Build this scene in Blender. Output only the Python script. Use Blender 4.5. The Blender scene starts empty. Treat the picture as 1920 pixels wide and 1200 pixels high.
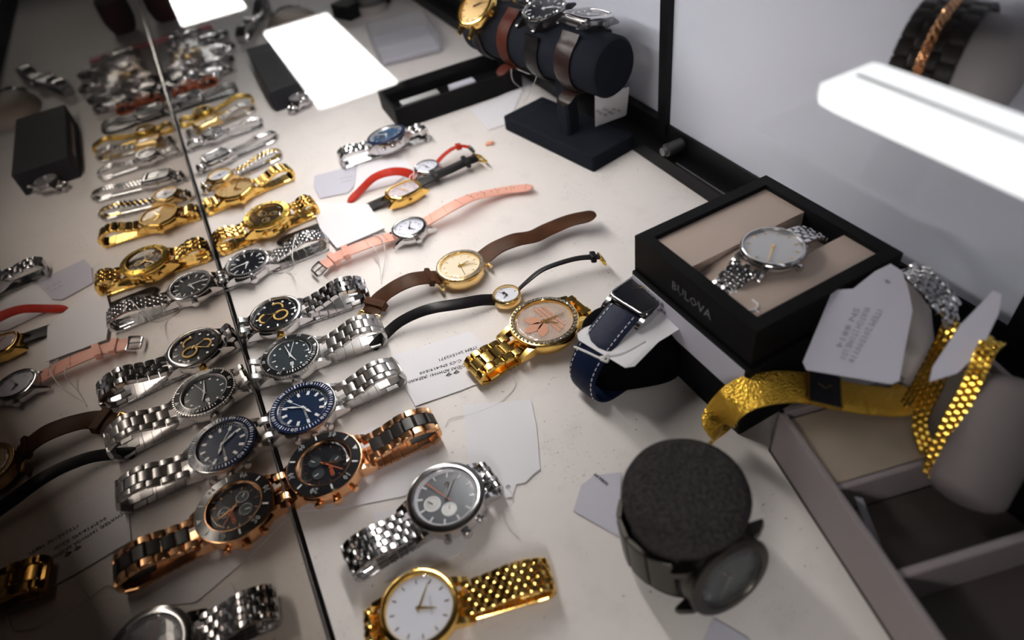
import bpy, math, random
from mathutils import Vector as V, Matrix
random.seed(7)
pi = math.pi
scn = bpy.context.scene
col = scn.collection
# ------------------------------------------------------------------ camera
F_PX = 1243.55
def _rot(a, b, c):
    return (Matrix.Rotation(a, 3, 'Z') @ Matrix.Rotation(b, 3, 'X') @ Matrix.Rotation(c, 3, 'Z'))
CM = _rot(-0.354498831, 7.09951791, -0.179726007)
CP = V((0.0574, 0.0, 0.32))
cam_d = bpy.data.cameras.new('camera')
cam = bpy.data.objects.new('camera', cam_d); col.objects.link(cam)
cam.matrix_world = Matrix.Translation(CP) @ CM.to_4x4()
cam_d.sensor_width = 36.0; cam_d.lens = F_PX / 1920 * 36
cam_d.clip_start = 0.005; cam_d.clip_end = 50
cam_d.dof.use_dof = True; cam_d.dof.focus_distance = 0.45; cam_d.dof.aperture_fstop = 4.6
scn.camera = cam
scn.view_settings.view_transform = 'Standard'; scn.view_settings.look = 'None'
scn.view_settings.exposure = 0.0; scn.view_settings.gamma = 1.0
scn.view_settings.use_curve_mapping = False
# ------------------------------------------------------------------ world
w = bpy.data.worlds.new('room_air'); scn.world = w; w.use_nodes = True
w.node_tree.nodes['Background'].inputs[0].default_value = (0.75, 0.72, 0.78, 1)
w.node_tree.nodes['Background'].inputs[1].default_value = 0.045
LED_POWER = 94.0      # radiance of the case strip
PANEL_POWER = 14.0    # radiance of ceiling panels
MIRRORED_BAR_POWER = 1.18  # radiance of the bar that imitates a mirrored ceiling panel

def P(x, y, z=0.0):
    """photo pixel -> point of the place at height z"""
    d = CM @ V(((x - 960) / F_PX, -(y - 600) / F_PX, -1.0))
    return CP + d * ((z - CP.z) / d.z)

# ------------------------------------------------------------------ materials
def mat(name, color, rough=0.5, metal=0.0, spec=0.5, emit=None, estr=0.0, noise=None, bump=None, coat=0.0):
    m = bpy.data.materials.new(name); m.use_nodes = True
    nt = m.node_tree; b = nt.nodes['Principled BSDF']
    b.inputs['Base Color'].default_value = (*color, 1)
    b.inputs['Roughness'].default_value = rough
    b.inputs['Metallic'].default_value = metal
    b.inputs['Specular IOR Level'].default_value = spec
    b.inputs['Coat Weight'].default_value = coat
    if emit:
        b.inputs['Emission Color'].default_value = (*emit, 1); b.inputs['Emission Strength'].default_value = estr
    tc = nt.nodes.new('ShaderNodeTexCoord')
    if noise:   # (scale, amount, second colour)
        n = nt.nodes.new('ShaderNodeTexNoise'); n.inputs['Scale'].default_value = noise[0]
        n.inputs['Detail'].default_value = 6
        r = nt.nodes.new('ShaderNodeMapRange'); r.inputs[1].default_value = 0.5 - noise[1]; r.inputs[2].default_value = 0.5 + noise[1]
        mx = nt.nodes.new('ShaderNodeMix'); mx.data_type = 'RGBA'
        mx.inputs[6].default_value = (*color, 1); mx.inputs[7].default_value = (*noise[2], 1)
        nt.links.new(tc.outputs['Object'], n.inputs['Vector']); nt.links.new(n.outputs['Fac'], r.inputs[0])
        nt.links.new(r.outputs[0], mx.inputs[0]); nt.links.new(mx.outputs[2], b.inputs['Base Color'])
    if bump:    # (scale, strength, distance, kind)
        kind = bump[3] if len(bump) > 3 else 'noise'
        if kind == 'noise':
            n = nt.nodes.new('ShaderNodeTexNoise'); n.inputs['Detail'].default_value = 4; o = n.outputs['Fac']
        else:
            n = nt.nodes.new('ShaderNodeTexVoronoi'); o = n.outputs['Distance']
        n.inputs['Scale'].default_value = bump[0]
        bp = nt.nodes.new('ShaderNodeBump'); bp.inputs['Strength'].default_value = bump[1]; bp.inputs['Distance'].default_value = bump[2]
        nt.links.new(tc.outputs['Object'], n.inputs['Vector']); nt.links.new(o, bp.inputs['Height'])
        nt.links.new(bp.outputs[0], b.inputs['Normal'])
    return m
def glass_mat(name, tint=(1, 1, 1), ior=1.5, rough=0.0, haze=0.0, hazecol=(.9, .9, .9)):
    m = bpy.data.materials.new(name); m.use_nodes = True; nt = m.node_tree
    nt.nodes.clear(); L = nt.links.new
    out = nt.nodes.new('ShaderNodeOutputMaterial'); mix = nt.nodes.new('ShaderNodeMixShader')
    r0 = ((ior - 1) / (ior + 1)) ** 2      # Schlick reflectance, the same seen from either side
    lw = nt.nodes.new('ShaderNodeLayerWeight'); pw = nt.nodes.new('ShaderNodeMath'); pw.operation = 'POWER'; pw.inputs[1].default_value = 5
    fr = nt.nodes.new('ShaderNodeMath'); fr.operation = 'MULTIPLY_ADD'; fr.inputs[1].default_value = 1 - r0; fr.inputs[2].default_value = r0
    L(lw.outputs['Facing'], pw.inputs[0]); L(pw.outputs[0], fr.inputs[0])
    t = nt.nodes.new('ShaderNodeBsdfTransparent'); t.inputs[0].default_value = (*tint, 1)
    g = nt.nodes.new('ShaderNodeBsdfGlossy'); g.inputs['Roughness'].default_value = rough
    L(fr.outputs[0], mix.inputs[0]); L(t.outputs[0], mix.inputs[1]); L(g.outputs[0], mix.inputs[2])
    if haze:
        d = nt.nodes.new('ShaderNodeBsdfDiffuse'); d.inputs[0].default_value = (*hazecol, 1)
        m2 = nt.nodes.new('ShaderNodeMixShader'); m2.inputs[0].default_value = haze
        L(mix.outputs[0], m2.inputs[1]); L(d.outputs[0], m2.inputs[2]); L(m2.outputs[0], out.inputs[0])
    else:
        L(mix.outputs[0], out.inputs[0])
    return m
M = {}
M['steel'] = mat('polished_steel', (.66, .65, .66), .16, 1)
M['brushed'] = mat('brushed_steel', (.60, .585, .58), .30, 1)
M['dsteel'] = mat('dark_steel', (.27, .265, .27), .25, 1)
M['gunmetal'] = mat('gunmetal', (.075, .070, .062), .38, 1)
M['gold'] = mat('polished_gold', (.92, .60, .17), .17, 1)
M['gold2'] = mat('pale_gold', (.95, .68, .30), .25, 1)
M['ogold'] = mat('deep_gold', (.80, .52, .09), .22, 1)
M['rose'] = mat('rose_gold', (.90, .50, .26), .2, 1)
M['meshgold'] = mat('woven_gold', (.85, .52, .07), .33, 1, bump=(900, .8, .0006, 'voronoi'))
M['black'] = mat('gloss_black', (.012, .012, .014), .18)
M['matblack'] = mat('matt_black', (.0035, .0033, .0038), .6, spec=.12)
M['rubber'] = mat('black_link', (.018, .014, .013), .4)
M['blackleather'] = mat('black_leather', (.006, .005, .006), .36, spec=.25, bump=(500, .3, .0004))
M['brownleather'] = mat('brown_leather', (.034, .013, .005), .5, spec=.15, bump=(400, .25, .0004), noise=(60, .2, (.075, .027, .009)))
M['darkbrown'] = mat('dark_brown_leather', (.014, .005, .004), .38, spec=.3, bump=(300, .3, .0004, 'voronoi'))
M['redleather'] = mat('red_leather', (.42, .022, .008), .5, spec=.15, bump=(400, .2, .0003))
M['pinkleather'] = mat('pink_leather', (.83, .42, .33), .45, bump=(260, .35, .0004, 'voronoi'))
M['navyleather'] = mat('navy_leather', (.004, .009, .034), .5, spec=.15, bump=(350, .3, .0004, 'voronoi'))
M['orangeleather'] = mat('orange_brown_leather', (.32, .07, .02), .4)
M['tan'] = mat('tan_lining', (.36, .19, .08), .6)
M['white'] = mat('white_enamel', (.80, .80, .86), .35)
M['dialwhite'] = mat('white_dial', (.78, .80, .90), .3)
M['dialcream'] = mat('cream_dial', (.84, .74, .56), .35)
M['dialpearl'] = mat('pearl_dial', (.72, .62, .60), .25, noise=(250, .2, (.5, .45, .55)))
M['dialblack'] = mat('black_dial', (.010, .011, .016), .22)
M['dialgrey'] = mat('slate_dial', (.035, .047, .055), .25)
M['dialblue'] = mat('blue_dial', (.006, .020, .060), .25)
M['dialbright'] = mat('bright_blue_dial', (.004, .06, .16), .2)
M['dialbrown'] = mat('brown_dial', (.035, .018, .008), .25)
M['dialgold'] = mat('gold_dial', (.85, .6, .28), .3, .8, bump=(900, .5, .0004, 'voronoi'))
M['dialmid'] = mat('mid_grey_dial', (.16, .17, .19), .25, .3)
M['dialsilver'] = mat('silver_dial', (.62, .62, .62), .28, .6)
M['glitter'] = mat('glitter_dial', (.80, .66, .58), .3, .55, bump=(1500, 1, .0006, 'voronoi'))
M['bluebezel'] = mat('blue_bezel', (.004, .014, .060), .2)
M['stone'] = mat('clear_stone', (.82, .80, .82), .06, .75)
M['bluestone'] = mat('blue_stone', (.05, .3, .6), .05, .6)
M['lume'] = mat('white_paint', (.85, .86, .88), .5)
M['goldflat'] = mat('gold_print', (.78, .50, .15), .4)
M['rosepaint'] = mat('rose_print', (.66, .33, .22), .35)
M['darkcuff'] = mat('dark_taupe_cuff', (.13, .11, .11), .7)
M['goldpaint'] = mat('gold_paint', (.75, .5, .15), .3, .8)
M['orange'] = mat('orange_paint', (.8, .16, .03), .5)
M['ink'] = mat('printer_ink', (.05, .045, .055), .7)
M['paleink'] = mat('faded_ink', (.30, .28, .33), .7)
M['paper'] = mat('white_card', (.80, .79, .83), .6)
M['paperb'] = mat('blue_white_paper', (.56, .55, .64), .6)
M['string'] = mat('white_string', (.75, .73, .72), .8)
M['velvet'] = mat('black_velvet', (.0022, .0022, .0028), .9, spec=.04)
M['slatevelvet'] = mat('slate_velvet', (.007, .009, .015), .85, spec=.12, bump=(900, .3, .0003))
M['felt'] = mat('grey_felt', (.026, .024, .024), .95, spec=.1, noise=(650, .12, (.060, .056, .056)), bump=(420, 1.0, .0035))
M['cream'] = mat('cream_leatherette', (.50, .40, .34), .5)
M['traywhite'] = mat('tray_leatherette', (.25, .215, .22), .5, bump=(700, .15, .0003))
M['padtan'] = mat('tray_pad', (.30, .24, .185), .6)
M['traydark'] = mat('tray_lining', (.055, .042, .036), .7)
M['cuff'] = mat('pale_cuff', (.46, .42, .42), .6)
M['clear'] = glass_mat('watch_crystal', (1, 1, 1), 1.45)
M['plastic'] = glass_mat('clear_plastic', (.93, .93, .95), 1.45, .08, .22, (.8, .8, .84))
M['bag'] = glass_mat('bag_film', (.95, .93, .93), 1.4, .15, .16, (.75, .7, .72))
M['zip'] = mat('pink_zip', (.62, .13, .16), .5)
M['doorwhite'] = mat('sliding_door_laminate', (.60, .63, .73), .28)
M['rail'] = mat('black_aluminium', (.003, .003, .004), .45, spec=.2)
M['railgrey'] = mat('grey_metal', (.20, .20, .21), .35, .7)
M['brownroll'] = mat('brown_roll', (.055, .012, .007), .5, spec=.15)
M['olive'] = mat('olive_leather', (.10, .085, .045), .5)

def shelf_material():
    m = mat('shelf_laminate', (.80, .755, .735), .45, spec=.3)
    nt = m.node_tree; b = nt.nodes['Principled BSDF']; L = nt.links.new; tc = nt.nodes['Texture Coordinate']
    def noise(scale, lo, hi, detail=8, rough=.6):
        n = nt.nodes.new('ShaderNodeTexNoise'); n.inputs['Scale'].default_value = scale; n.inputs['Detail'].default_value = detail
        n.inputs['Roughness'].default_value = rough
        r = nt.nodes.new('ShaderNodeMapRange'); r.inputs[1].default_value = lo; r.inputs[2].default_value = hi
        L(tc.outputs['Object'], n.inputs['Vector']); L(n.outputs['Fac'], r.inputs[0]); return r.outputs[0]
    def mul(a, bb):
        k = nt.nodes.new('ShaderNodeMath'); k.operation = 'MULTIPLY'; L(a, k.inputs[0])
        if isinstance(bb, float): k.inputs[1].default_value = bb
        else: L(bb, k.inputs[1])
        return k.outputs[0]
    fine = mul(noise(420, .60, .70), noise(22, .50, .62))      # scuff specks in patches
    patch = mul(noise(45, .54, .75), 0.30)
    cur = None
    prev = (.80, .755, .735)
    for fac, c in ((patch, (.52, .50, .49)), (fine, (.25, .23, .22)), (noise(260, .70, .74, 3), (.12, .09, .08))):
        mx = nt.nodes.new('ShaderNodeMix'); mx.data_type = 'RGBA'; L(fac, mx.inputs[0])
        if cur is None: mx.inputs[6].default_value = (*prev, 1)
        else: L(cur, mx.inputs[6])
        mx.inputs[7].default_value = (*c, 1); cur = mx.outputs[2]
    L(cur, b.inputs['Base Color'])
    return m
M['shelf'] = shelf_material()
def mirror_material():
    m = bpy.data.materials.new('tinted_mirror'); m.use_nodes = True; nt = m.node_tree; nt.nodes.clear(); L = nt.links.new
    out = nt.nodes.new('ShaderNodeOutputMaterial'); g = nt.nodes.new('ShaderNodeBsdfGlossy'); g.inputs['Roughness'].default_value = 0.012
    lw = nt.nodes.new('ShaderNodeLayerWeight'); lw.inputs[0].default_value = 0.5
    cr = nt.nodes.new('ShaderNodeMix'); cr.data_type = 'RGBA'
    mr = nt.nodes.new('ShaderNodeMapRange'); mr.inputs[1].default_value = .62; mr.inputs[2].default_value = .90
    L(lw.outputs['Facing'], mr.inputs[0]); L(mr.outputs[0], cr.inputs[0])
    cr.inputs[6].default_value = (.02, .015, .012, 1); cr.inputs[7].default_value = (.66, .61, .56, 1)
    L(cr.outputs[2], g.inputs['Color']); L(g.outputs[0], out.inputs[0]); return m
M['mirror'] = mirror_material()

# ------------------------------------------------------------------ mesh helpers
class MB:
    def __init__(s): s.v = []; s.f = []; s.m = []; s.mats = []
    def mi(s, m):
        if m not in s.mats: s.mats.append(m)
        return s.mats.index(m)
    def add(s, vs, fs, m, X=None):
        o = len(s.v)
        s.v += [tuple(X @ V(p)) if X is not None else tuple(p) for p in vs]
        s.f += [tuple(i + o for i in f) for f in fs]; k = s.mi(m); s.m += [k] * len(fs)
    def box(s, c, d, m, X=None):
        x, y, z = c; a, b, h = d[0] / 2, d[1] / 2, d[2] / 2
        vs = [(x + i * a, y + j * b, z + k * h) for i in (-1, 1) for j in (-1, 1) for k in (-1, 1)]
        s.add(vs, [(0, 1, 3, 2), (4, 6, 7, 5), (0, 4, 5, 1), (2, 3, 7, 6), (0, 2, 6, 4), (1, 5, 7, 3)], m, X)
    def bbox(s, c, d, m, X=None, r=.001):   # box with chamfered vertical + top edges
        a, b = d[0] / 2, d[1] / 2
        z0, z1 = c[2] - d[2] / 2, c[2] + d[2] / 2
        def ring(i, z):
            q = max(r - i * .7, r * .3)
            A, B = a - i, b - i
            return [(c[0] + x, c[1] + y, z) for x, y in ((-A + q, -B), (A - q, -B), (A, -B + q), (A, B - q), (A - q, B), (-A + q, B), (-A, B - q), (-A, -B + q))]
        s.rings([ring(r * .6, z0), ring(0, z0 + r * .6), ring(0, z1 - r * .6), ring(r * .6, z1)], m, X)
    def rings(s, rs, m, X=None, cap0=True, cap1=True, closed=True):
        n = len(rs[0]); vs = [p for r in rs for p in r]; fs = []
        for i in range(len(rs) - 1):
            for j in range(n if closed else n - 1):
                k = (j + 1) % n
                fs.append((i * n + j, i * n + k, (i + 1) * n + k, (i + 1) * n + j))
        if cap0: fs.append(tuple(reversed(range(n))))
        if cap1: fs.append(tuple(range((len(rs) - 1) * n, len(rs) * n)))
        s.add(vs, fs, m, X)
    def tube(s, pts, r, m, n=6, X=None, cap=True):
        pts = [V(p) for p in pts]; rs = []
        up = V((0, 0, 1))
        for i, p in enumerate(pts):
            t = (pts[min(i + 1, len(pts) - 1)] - pts[max(i - 1, 0)]).normalized()
            a = t.cross(up)
            if a.length < .1: a = t.cross(V((1, 0, 0)))
            a.normalize(); b = a.cross(t).normalized(); up = b
            rr = r[i] if isinstance(r, (list, tuple)) else r
            rs.append([p + (a * math.cos(2 * pi * k / n) + b * math.sin(2 * pi * k / n)) * rr for k in range(n)])
        s.rings(rs, m, X, cap, cap)
    def build(s, name, parent=None, smooth=40, loc=None):
        me = bpy.data.meshes.new(name); me.from_pydata(s.v, [], s.f)
        for m in s.mats: me.materials.append(M[m] if isinstance(m, str) else m)
        me.polygons.foreach_set('material_index', s.m); me.update()
        import bmesh
        bm = bmesh.new(); bm.from_mesh(me); bmesh.ops.recalc_face_normals(bm, faces=bm.faces); bm.to_mesh(me); bm.free()
        if smooth:
            me.shade_smooth(); me.set_sharp_from_angle(angle=math.radians(smooth))
        o = bpy.data.objects.new(name, me); col.objects.link(o)
        if parent: o.parent = parent
        if loc is not None: o.location = loc
        return o
def tag(o, label, cat, group=None, kind=None):
    if label: o['label'] = label
    if cat: o['category'] = cat
    if group: o['group'] = group
    if kind: o['kind'] = kind
    return o
def empty(name, mw):
    o = bpy.data.objects.new(name, None); col.objects.link(o); o.empty_display_size = .01
    o.matrix_world = mw; return o
def struct(mb, name, smooth=40):
    o = mb.build(name, None, smooth); o['kind'] = 'structure'; return o

def outline(a, b, n=2.0, N=48):
    out = []
    for i in range(N):
        t = 2 * pi * i / N; c, s_ = math.cos(t), math.sin(t)
        out.append((a * math.copysign(abs(c) ** (2 / n), c), b * math.copysign(abs(s_) ** (2 / n), s_)))
    return out
def loft(mb, a, b, n, prof, m, X=None, N=48, cap0=True, cap1=True):
    """prof: list of (offset, z)"""
    mb.rings([[(x, y, z) for x, y in outline(max(a + o, 1e-5), max(b + o, 1e-5), n, N)] for o, z in prof], m, X, cap0, cap1)

def catmull(pts, per=8):
    pts = [V(p) for p in pts]; P_ = [pts[0] * 2 - pts[1]] + pts + [pts[-1] * 2 - pts[-2]]; out = []
    for i in range(1, len(P_) - 2):
        a, b, c, d = P_[i - 1:i + 3]
        for k in range(per):
            t = k / per
            out.append(.5 * ((2 * b) + (c - a) * t + (2 * a - 5 * b + 4 * c - d) * t * t + (3 * b - a - 3 * c + d) * t ** 3))
    out.append(pts[-1]); return out
class Path:
    def __init__(s, pts, per=10):
        s.p = catmull(pts, per); s.L = [0]
        for a, b in zip(s.p, s.p[1:]): s.L.append(s.L[-1] + (b - a).length)
        s.len = s.L[-1]
    def at(s, d):
        d = min(max(d, 0), s.len - 1e-9); i = 0
        lo, hi = 0, len(s.L) - 1
        while hi - lo > 1:
            m_ = (lo + hi) // 2
            if s.L[m_] <= d: lo = m_
            else: hi = m_
        u = (d - s.L[lo]) / max(s.L[hi] - s.L[lo], 1e-9)
        return s.p[lo].lerp(s.p[hi], u)
    def fr(s, d, e=.0006):
        p = s.at(d); T = (s.at(d + e) - s.at(d - e)).normalized(); return p, T

STY = {  # columns: (u0,u1,stagger,thick scale,material slot), pitch
    'oyster': ([(-.5, -.24, 0, 1, 0), (-.23, .23, .5, 1.0, 0), (.24, .5, 0, 1, 0)], .0072),
    'oysterblack': ([(-.5, -.25, 0, 1, 0), (-.24, .24, .5, .95, 1), (.25, .5, 0, 1, 0)], .0070),
    'brick': ([(-.5, -.31, 0, .9, 0), (-.30, -.11, .5, 1, 0), (-.10, .10, 0, 1, 0), (.11, .30, .5, 1, 0), (.31, .5, 0, .9, 0)], .0050),
    'jubilee': ([(-.5, -.25, 0, 1, 0), (-.24, -.09, .5, 1.1, 0), (-.08, .08, 0, 1.1, 0), (.09, .24, .5, 1.1, 0), (.25, .5, 0, 1, 0)], .0055),
    'twotone': ([(-.5, -.22, 0, 1, 0), (-.2, .2, .5, 1.25, 1), (.22, .5, 0, 1, 0)], .0050),
    'chunky': ([(-.5, -.17, 0, 1.5, 0), (-.17, .17, .5, 1.2, 0), (.17, .5, 0, 1.5, 0)], .0068),
    'panel': ([(-.5, .5, 0, 1, 0)], .0055),
    'bars': ([(-.5, .5, 0, 1.1, 0), (-.3, .3, .5, .9, 1)], .0048),
    'wide': ([(-.5, .5, 0, 1, 0)], .0125),
    'fine': ([(-.5, -.18, 0, 1, 0), (-.17, .17, .5, 1, 0), (.18, .5, 0, 1, 0)], .0034),
}
def bracelet(mb, path, w0, w1, th, style, mats, W, s0=0.0, s1=None):
    cols, pitch = STY[style]; s1 = path.len if s1 is None else s1
    n = max(2, int((s1 - s0) / pitch))
    for i in range(n):
        for (u0, u1, stg, ts, ms) in cols:
            d = s0 + (i + .5 + stg) * (s1 - s0) / n
            if d > s1: continue
            p, T = path.fr(d, .0012); Wv = V(W(d, T)) if callable(W) else V(W)
            N = Wv.cross(T).normalized(); Wv = T.cross(N).normalized()
            f = d / path.len; w_ = w0 + (w1 - w0) * f; h = th * ts; L_ = (s1 - s0) / n * .95
            prof = [(-.5, -.5), (-.5, .26), (-.38, .44), (0, .5), (.38, .44), (.5, .26), (.5, -.5)]
            rs = []
            for u, k in ((u0 * w_, .72), (u0 * w_ + .0005, 1), (u1 * w_ - .0005, 1), (u1 * w_, .72)):
                rs.append([p + Wv * u + T * (a * L_ * (1 if k == 1 else .92)) + N * (b * h * k) for a, b in prof])
            mb.rings(rs, mats[ms % len(mats)])
def ribbon(mb, path, wf, th, m, Wf, bulge=.35, s0=0, s1=None, step=.0018, rnd=0.0):
    """leather strap of soft rectangular section"""
    s1 = path.len if s1 is None else s1; n = max(4, int((s1 - s0) / step)); rs = []
    for i in range(n + 1):
        d = s0 + (s1 - s0) * i / n; p, T = path.fr(d, .002)
        Wv = V(Wf(d, T)); N = Wv.cross(T).normalized(); Wv = T.cross(N).normalized()
        w_ = wf(d) / 2
        e = s1 - d
        if rnd and e < rnd: w_ *= max(.12, math.sqrt(max(0, 1 - (1 - e / rnd) ** 2)))
        t = th
        rs.append([p + Wv * a * w_ + N * b * t for a, b in ((-1, -.3), (-1, .25), (-.8, .5), (-.3, .5 + bulge), (.3, .5 + bulge), (.8, .5), (1, .25), (1, -.3), (.8, -.5), (-.8, -.5))])
    mb.rings(rs, m)
def flatW(roll=0.0, roll1=None, L=1.0):
    def f(d, T):
        Wv = V((T.y, -T.x, 0))
        if Wv.length < 1e-4: Wv = V((1, 0, 0))
        Wv.normalize(); r = roll if roll1 is None else roll + (roll1 - roll) * min(1, d / L)
        return Matrix.Rotation(r, 3, T) @ Wv
    return f

_tc = {}
def text_geo(s, size):
    k = (s, size)
    if k not in _tc:
        c = bpy.data.curves.new('t', 'FONT'); c.body = s; c.size = size; c.align_x = 'CENTER'; c.align_y = 'CENTER'
        c.resolution_u = 1; c.extrude = size * .01
        o = bpy.data.objects.new('t', c); col.objects.link(o)
        me = bpy.data.meshes.new_from_object(o.evaluated_get(bpy.context.evaluated_depsgraph_get()))
        _tc[k] = ([v.co.copy() for v in me.vertices], [tuple(p.vertices) for p in me.polygons])
        bpy.data.objects.remove(o); bpy.data.curves.remove(c); bpy.data.meshes.remove(me)
    return _tc[k]
def add_text(mb, s, size, m, X, sx=1.0, bold=0.0):
    vs, fs = text_geo(s, size)
    S = Matrix.Diagonal((sx, 1, 1, 1))
    mb.add(vs, fs, m, X @ S)
    if bold: mb.add(vs, fs, m, X @ Matrix.Translation((bold, bold * .5, 0)) @ S)
def frame(o, x, y, z=None):
    x = V(x).normalized(); z = V(z) if z is not None else x.cross(V(y)); z.normalize(); y = z.cross(x).normalized()
    R_ = Matrix((x, y, z)).transposed().to_4x4(); return Matrix.Translation(V(o)) @ R_

# ------------------------------------------------------------------ watch head (local: +Y 12 o'clock, +X 3 o'clock, +Z dial normal)
def hand(mb, ang, r0, r1, w_, z, m, kind='taper'):
    X = Matrix.Rotation(-ang, 4, 'Z')
    if kind == 'taper': pts = [(-w_ * .5, -r0), (w_ * .5, -r0), (w_, 0), (w_ * .25, r1), (-w_ * .25, r1), (-w_, 0)]
    elif kind == 'broad': pts = [(-w_ * .6, -r0), (w_ * .6, -r0), (w_ * .5, r1 * .3), (w_ * 1.3, r1 * .55), (0, r1), (-w_ * 1.3, r1 * .55), (-w_ * .5, r1 * .3)]
    else: pts = [(-w_, -r0), (w_, -r0), (w_, r1), (-w_, r1)]
    mb.rings([[(x, y, z) for x, y in pts], [(x, y, z + .00022) for x, y in pts]], m, X)
def head(root, c):
    a = c['R']; b = c.get('Rb', a); n = c.get('n', 2.0); zc = c.get('zc', .005); h = c.get('h', .0075)
    cm = c.get('case', 'steel'); bm_ = c.get('bezelmat', cm); T0 = c.get('X', Matrix.Identity(4)); round_ = (n == 2 and abs(a - b) < 1e-5)
    zt = zc + h; NN = 56
    # case with lugs
    mb = MB(); ca, cb = a * .97, b * .97
    loft(mb, ca, cb, n, [(-.004, zc), (-.0012, zc + .0006), (0, zc + h * .35), (0, zc + h * .75), (-.0008, zt)], cm, T0, NN)
    lw = c.get('lugw', .003); bw = c['bw']; ll = c.get('lug', .0045)
    if ll:
        for sx in (-1, 1):
            for sy in (-1, 1):
                x0 = sx * (bw / 2 + lw / 2 + .0002); y0 = b * .62; y1 = b + ll; zz = zc + h
                pr = [(y0, zz - .0006), (b * .9, zz - .0012), (y1 - .001, zz - .0042), (y1, zz - .006), (y1 - .0015, zz - .0066), (b * .8, zc + .001), (y0, zc + .001)]
                rs = [[(x0 + k * lw / 2, sy * y, z) for y, z in pr] for k in (-1, 1)]
                x_in = [(x0 - sx * lw * .15 + k * lw / 2, sy * y, z) for y, z in pr for k in ()]
                mb.rings(rs, cm, T0)
        mb2 = MB()
    mb.build('case', root)
    # bezel
    ins = c.get('insert'); br = c.get('br', .80)      # dial opening ratio
    bz = c.get('bz', .0022); da, db = a * br, b * br
    mb = MB(); off = da - a
    loft(mb, a, b, n, [(-.0004, zt - .0002), (0, zt + bz * .35), (-.0004, zt + bz * .75), (off * .55, zt + bz), (off * .9, zt + bz * 1.0), (off, zt + bz * .75), (off, zt - .0003)], bm_, T0, NN, False, False)
    if c.get('coin'):
        for i in range(60):
            t = 2 * pi * i / 60; mb.box((math.cos(t) * a, math.sin(t) * a, zt + bz * .45), (.0011, .0009, bz * .8), bm_, T0) if 0 else mb.box((a, 0, zt + bz * .42), (.0009, a * .05, bz * .8), bm_, T0 @ Matrix.Rotation(t, 4, 'Z'))
    bez = mb.build('bezel', root)
    if ins:
        mb = MB(); r0, r1 = da + (a - da) * .18, a * .965
        loft(mb, r0, r0, n, [(0, zt + bz + .0003), (0.0, zt + bz + .00035), (r1 - r0, zt + bz * .85 + .0002), (r1 - r0, zt + bz * .5)], ins, T0, NN, False, False)
        mb.build('bezel_insert', bez)
        mb = MB(); im = c.get('insmark', 'lume'); rm = (r0 + r1) / 2; zm = zt + bz * .97 + .0005
        for k in range(60 if c.get('minutes') else 12):
            t = 2 * pi * k / (60 if c.get('minutes') else 12); k5 = k / 5 if c.get('minutes') else k
            X = T0 @ Matrix.Rotation(-t, 4, 'Z')
            if k5 == int(k5) and int(k5) % 2 == 0 and c.get('nums', True):
                num = {0: None, 2: '10', 4: '20', 6: '30', 8: '40', 10: '50'}[int(k5)]
                if num is None: mb.add([(-.0016, rm + .0012, zm), (.0016, rm + .0012, zm), (0, rm - .0014, zm)], [(0, 1, 2)], im, X)
                else: add_text(mb, num, (r1 - r0) * .88, im, X @ Matrix.Translation((0, rm, zm)), .95, .00012)
            elif k5 == int(k5): mb.box((0, rm, zm), (.0008, (r1 - r0) * .6, .0001), im, X)
            elif k % 60 and c.get('minutes'):
                lo, hi = c['minutes']
                if lo < k < hi: mb.box((0, rm, zm), (.0004, (r1 - r0) * .45, .0001), im, X)
        mb.build('bezel_numerals', bez)
    if c.get('stones'):
        mb = MB(); k = c['stones']; rs_ = (a - da) * .36
        for row in range(c.get('stonerows', 1)):
            for i in range(k):
                t = 2 * pi * (i + .5 * row) / k; rr = da + (a - da) * (.5 if c.get('stonerows', 1) == 1 else (.33 + .42 * row))
                q = min(rs_, pi * rr / k * .85) if c.get('stonerows', 1) == 1 else pi * rr / k * .8
                X = T0 @ Matrix.Rotation(t, 4, 'Z') @ Matrix.Translation((rr, 0, zt + bz))
                mb.rings([[(q * math.cos(j * pi / 4), q * math.sin(j * pi / 4), 0) for j in range(8)], [(q * .55 * math.cos(j * pi / 4), q * .55 * math.sin(j * pi / 4), q * .5) for j in range(8)]], c.get('stonemat', 'stone'), X)
        mb.build('set_stones', bez, smooth=0)
    # dial
    zd = zt + .0002; dm = c.get('dial', 'dialblack'); mb = MB()
    loft(mb, da * .995, db * .995, n, [(0, zd - .0006), (0, zd)], dm, T0, NN)
    dial = mb.build('dial', root)
    if c.get('rehaut'):
        mb = MB(); loft(mb, da, db, n, [(-.0002, zt + bz * .7), (-.0016, zd + .0003), (-.0018, zd + .0001)], c['rehaut'], T0, NN, False, False); mb.build('chapter_ring', dial)
    # markers
    mb = MB(); mm = c.get('markmat', 'lume'); mk = c.get('marks', 'bars'); zz = zd + .0002; sc = da
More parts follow.
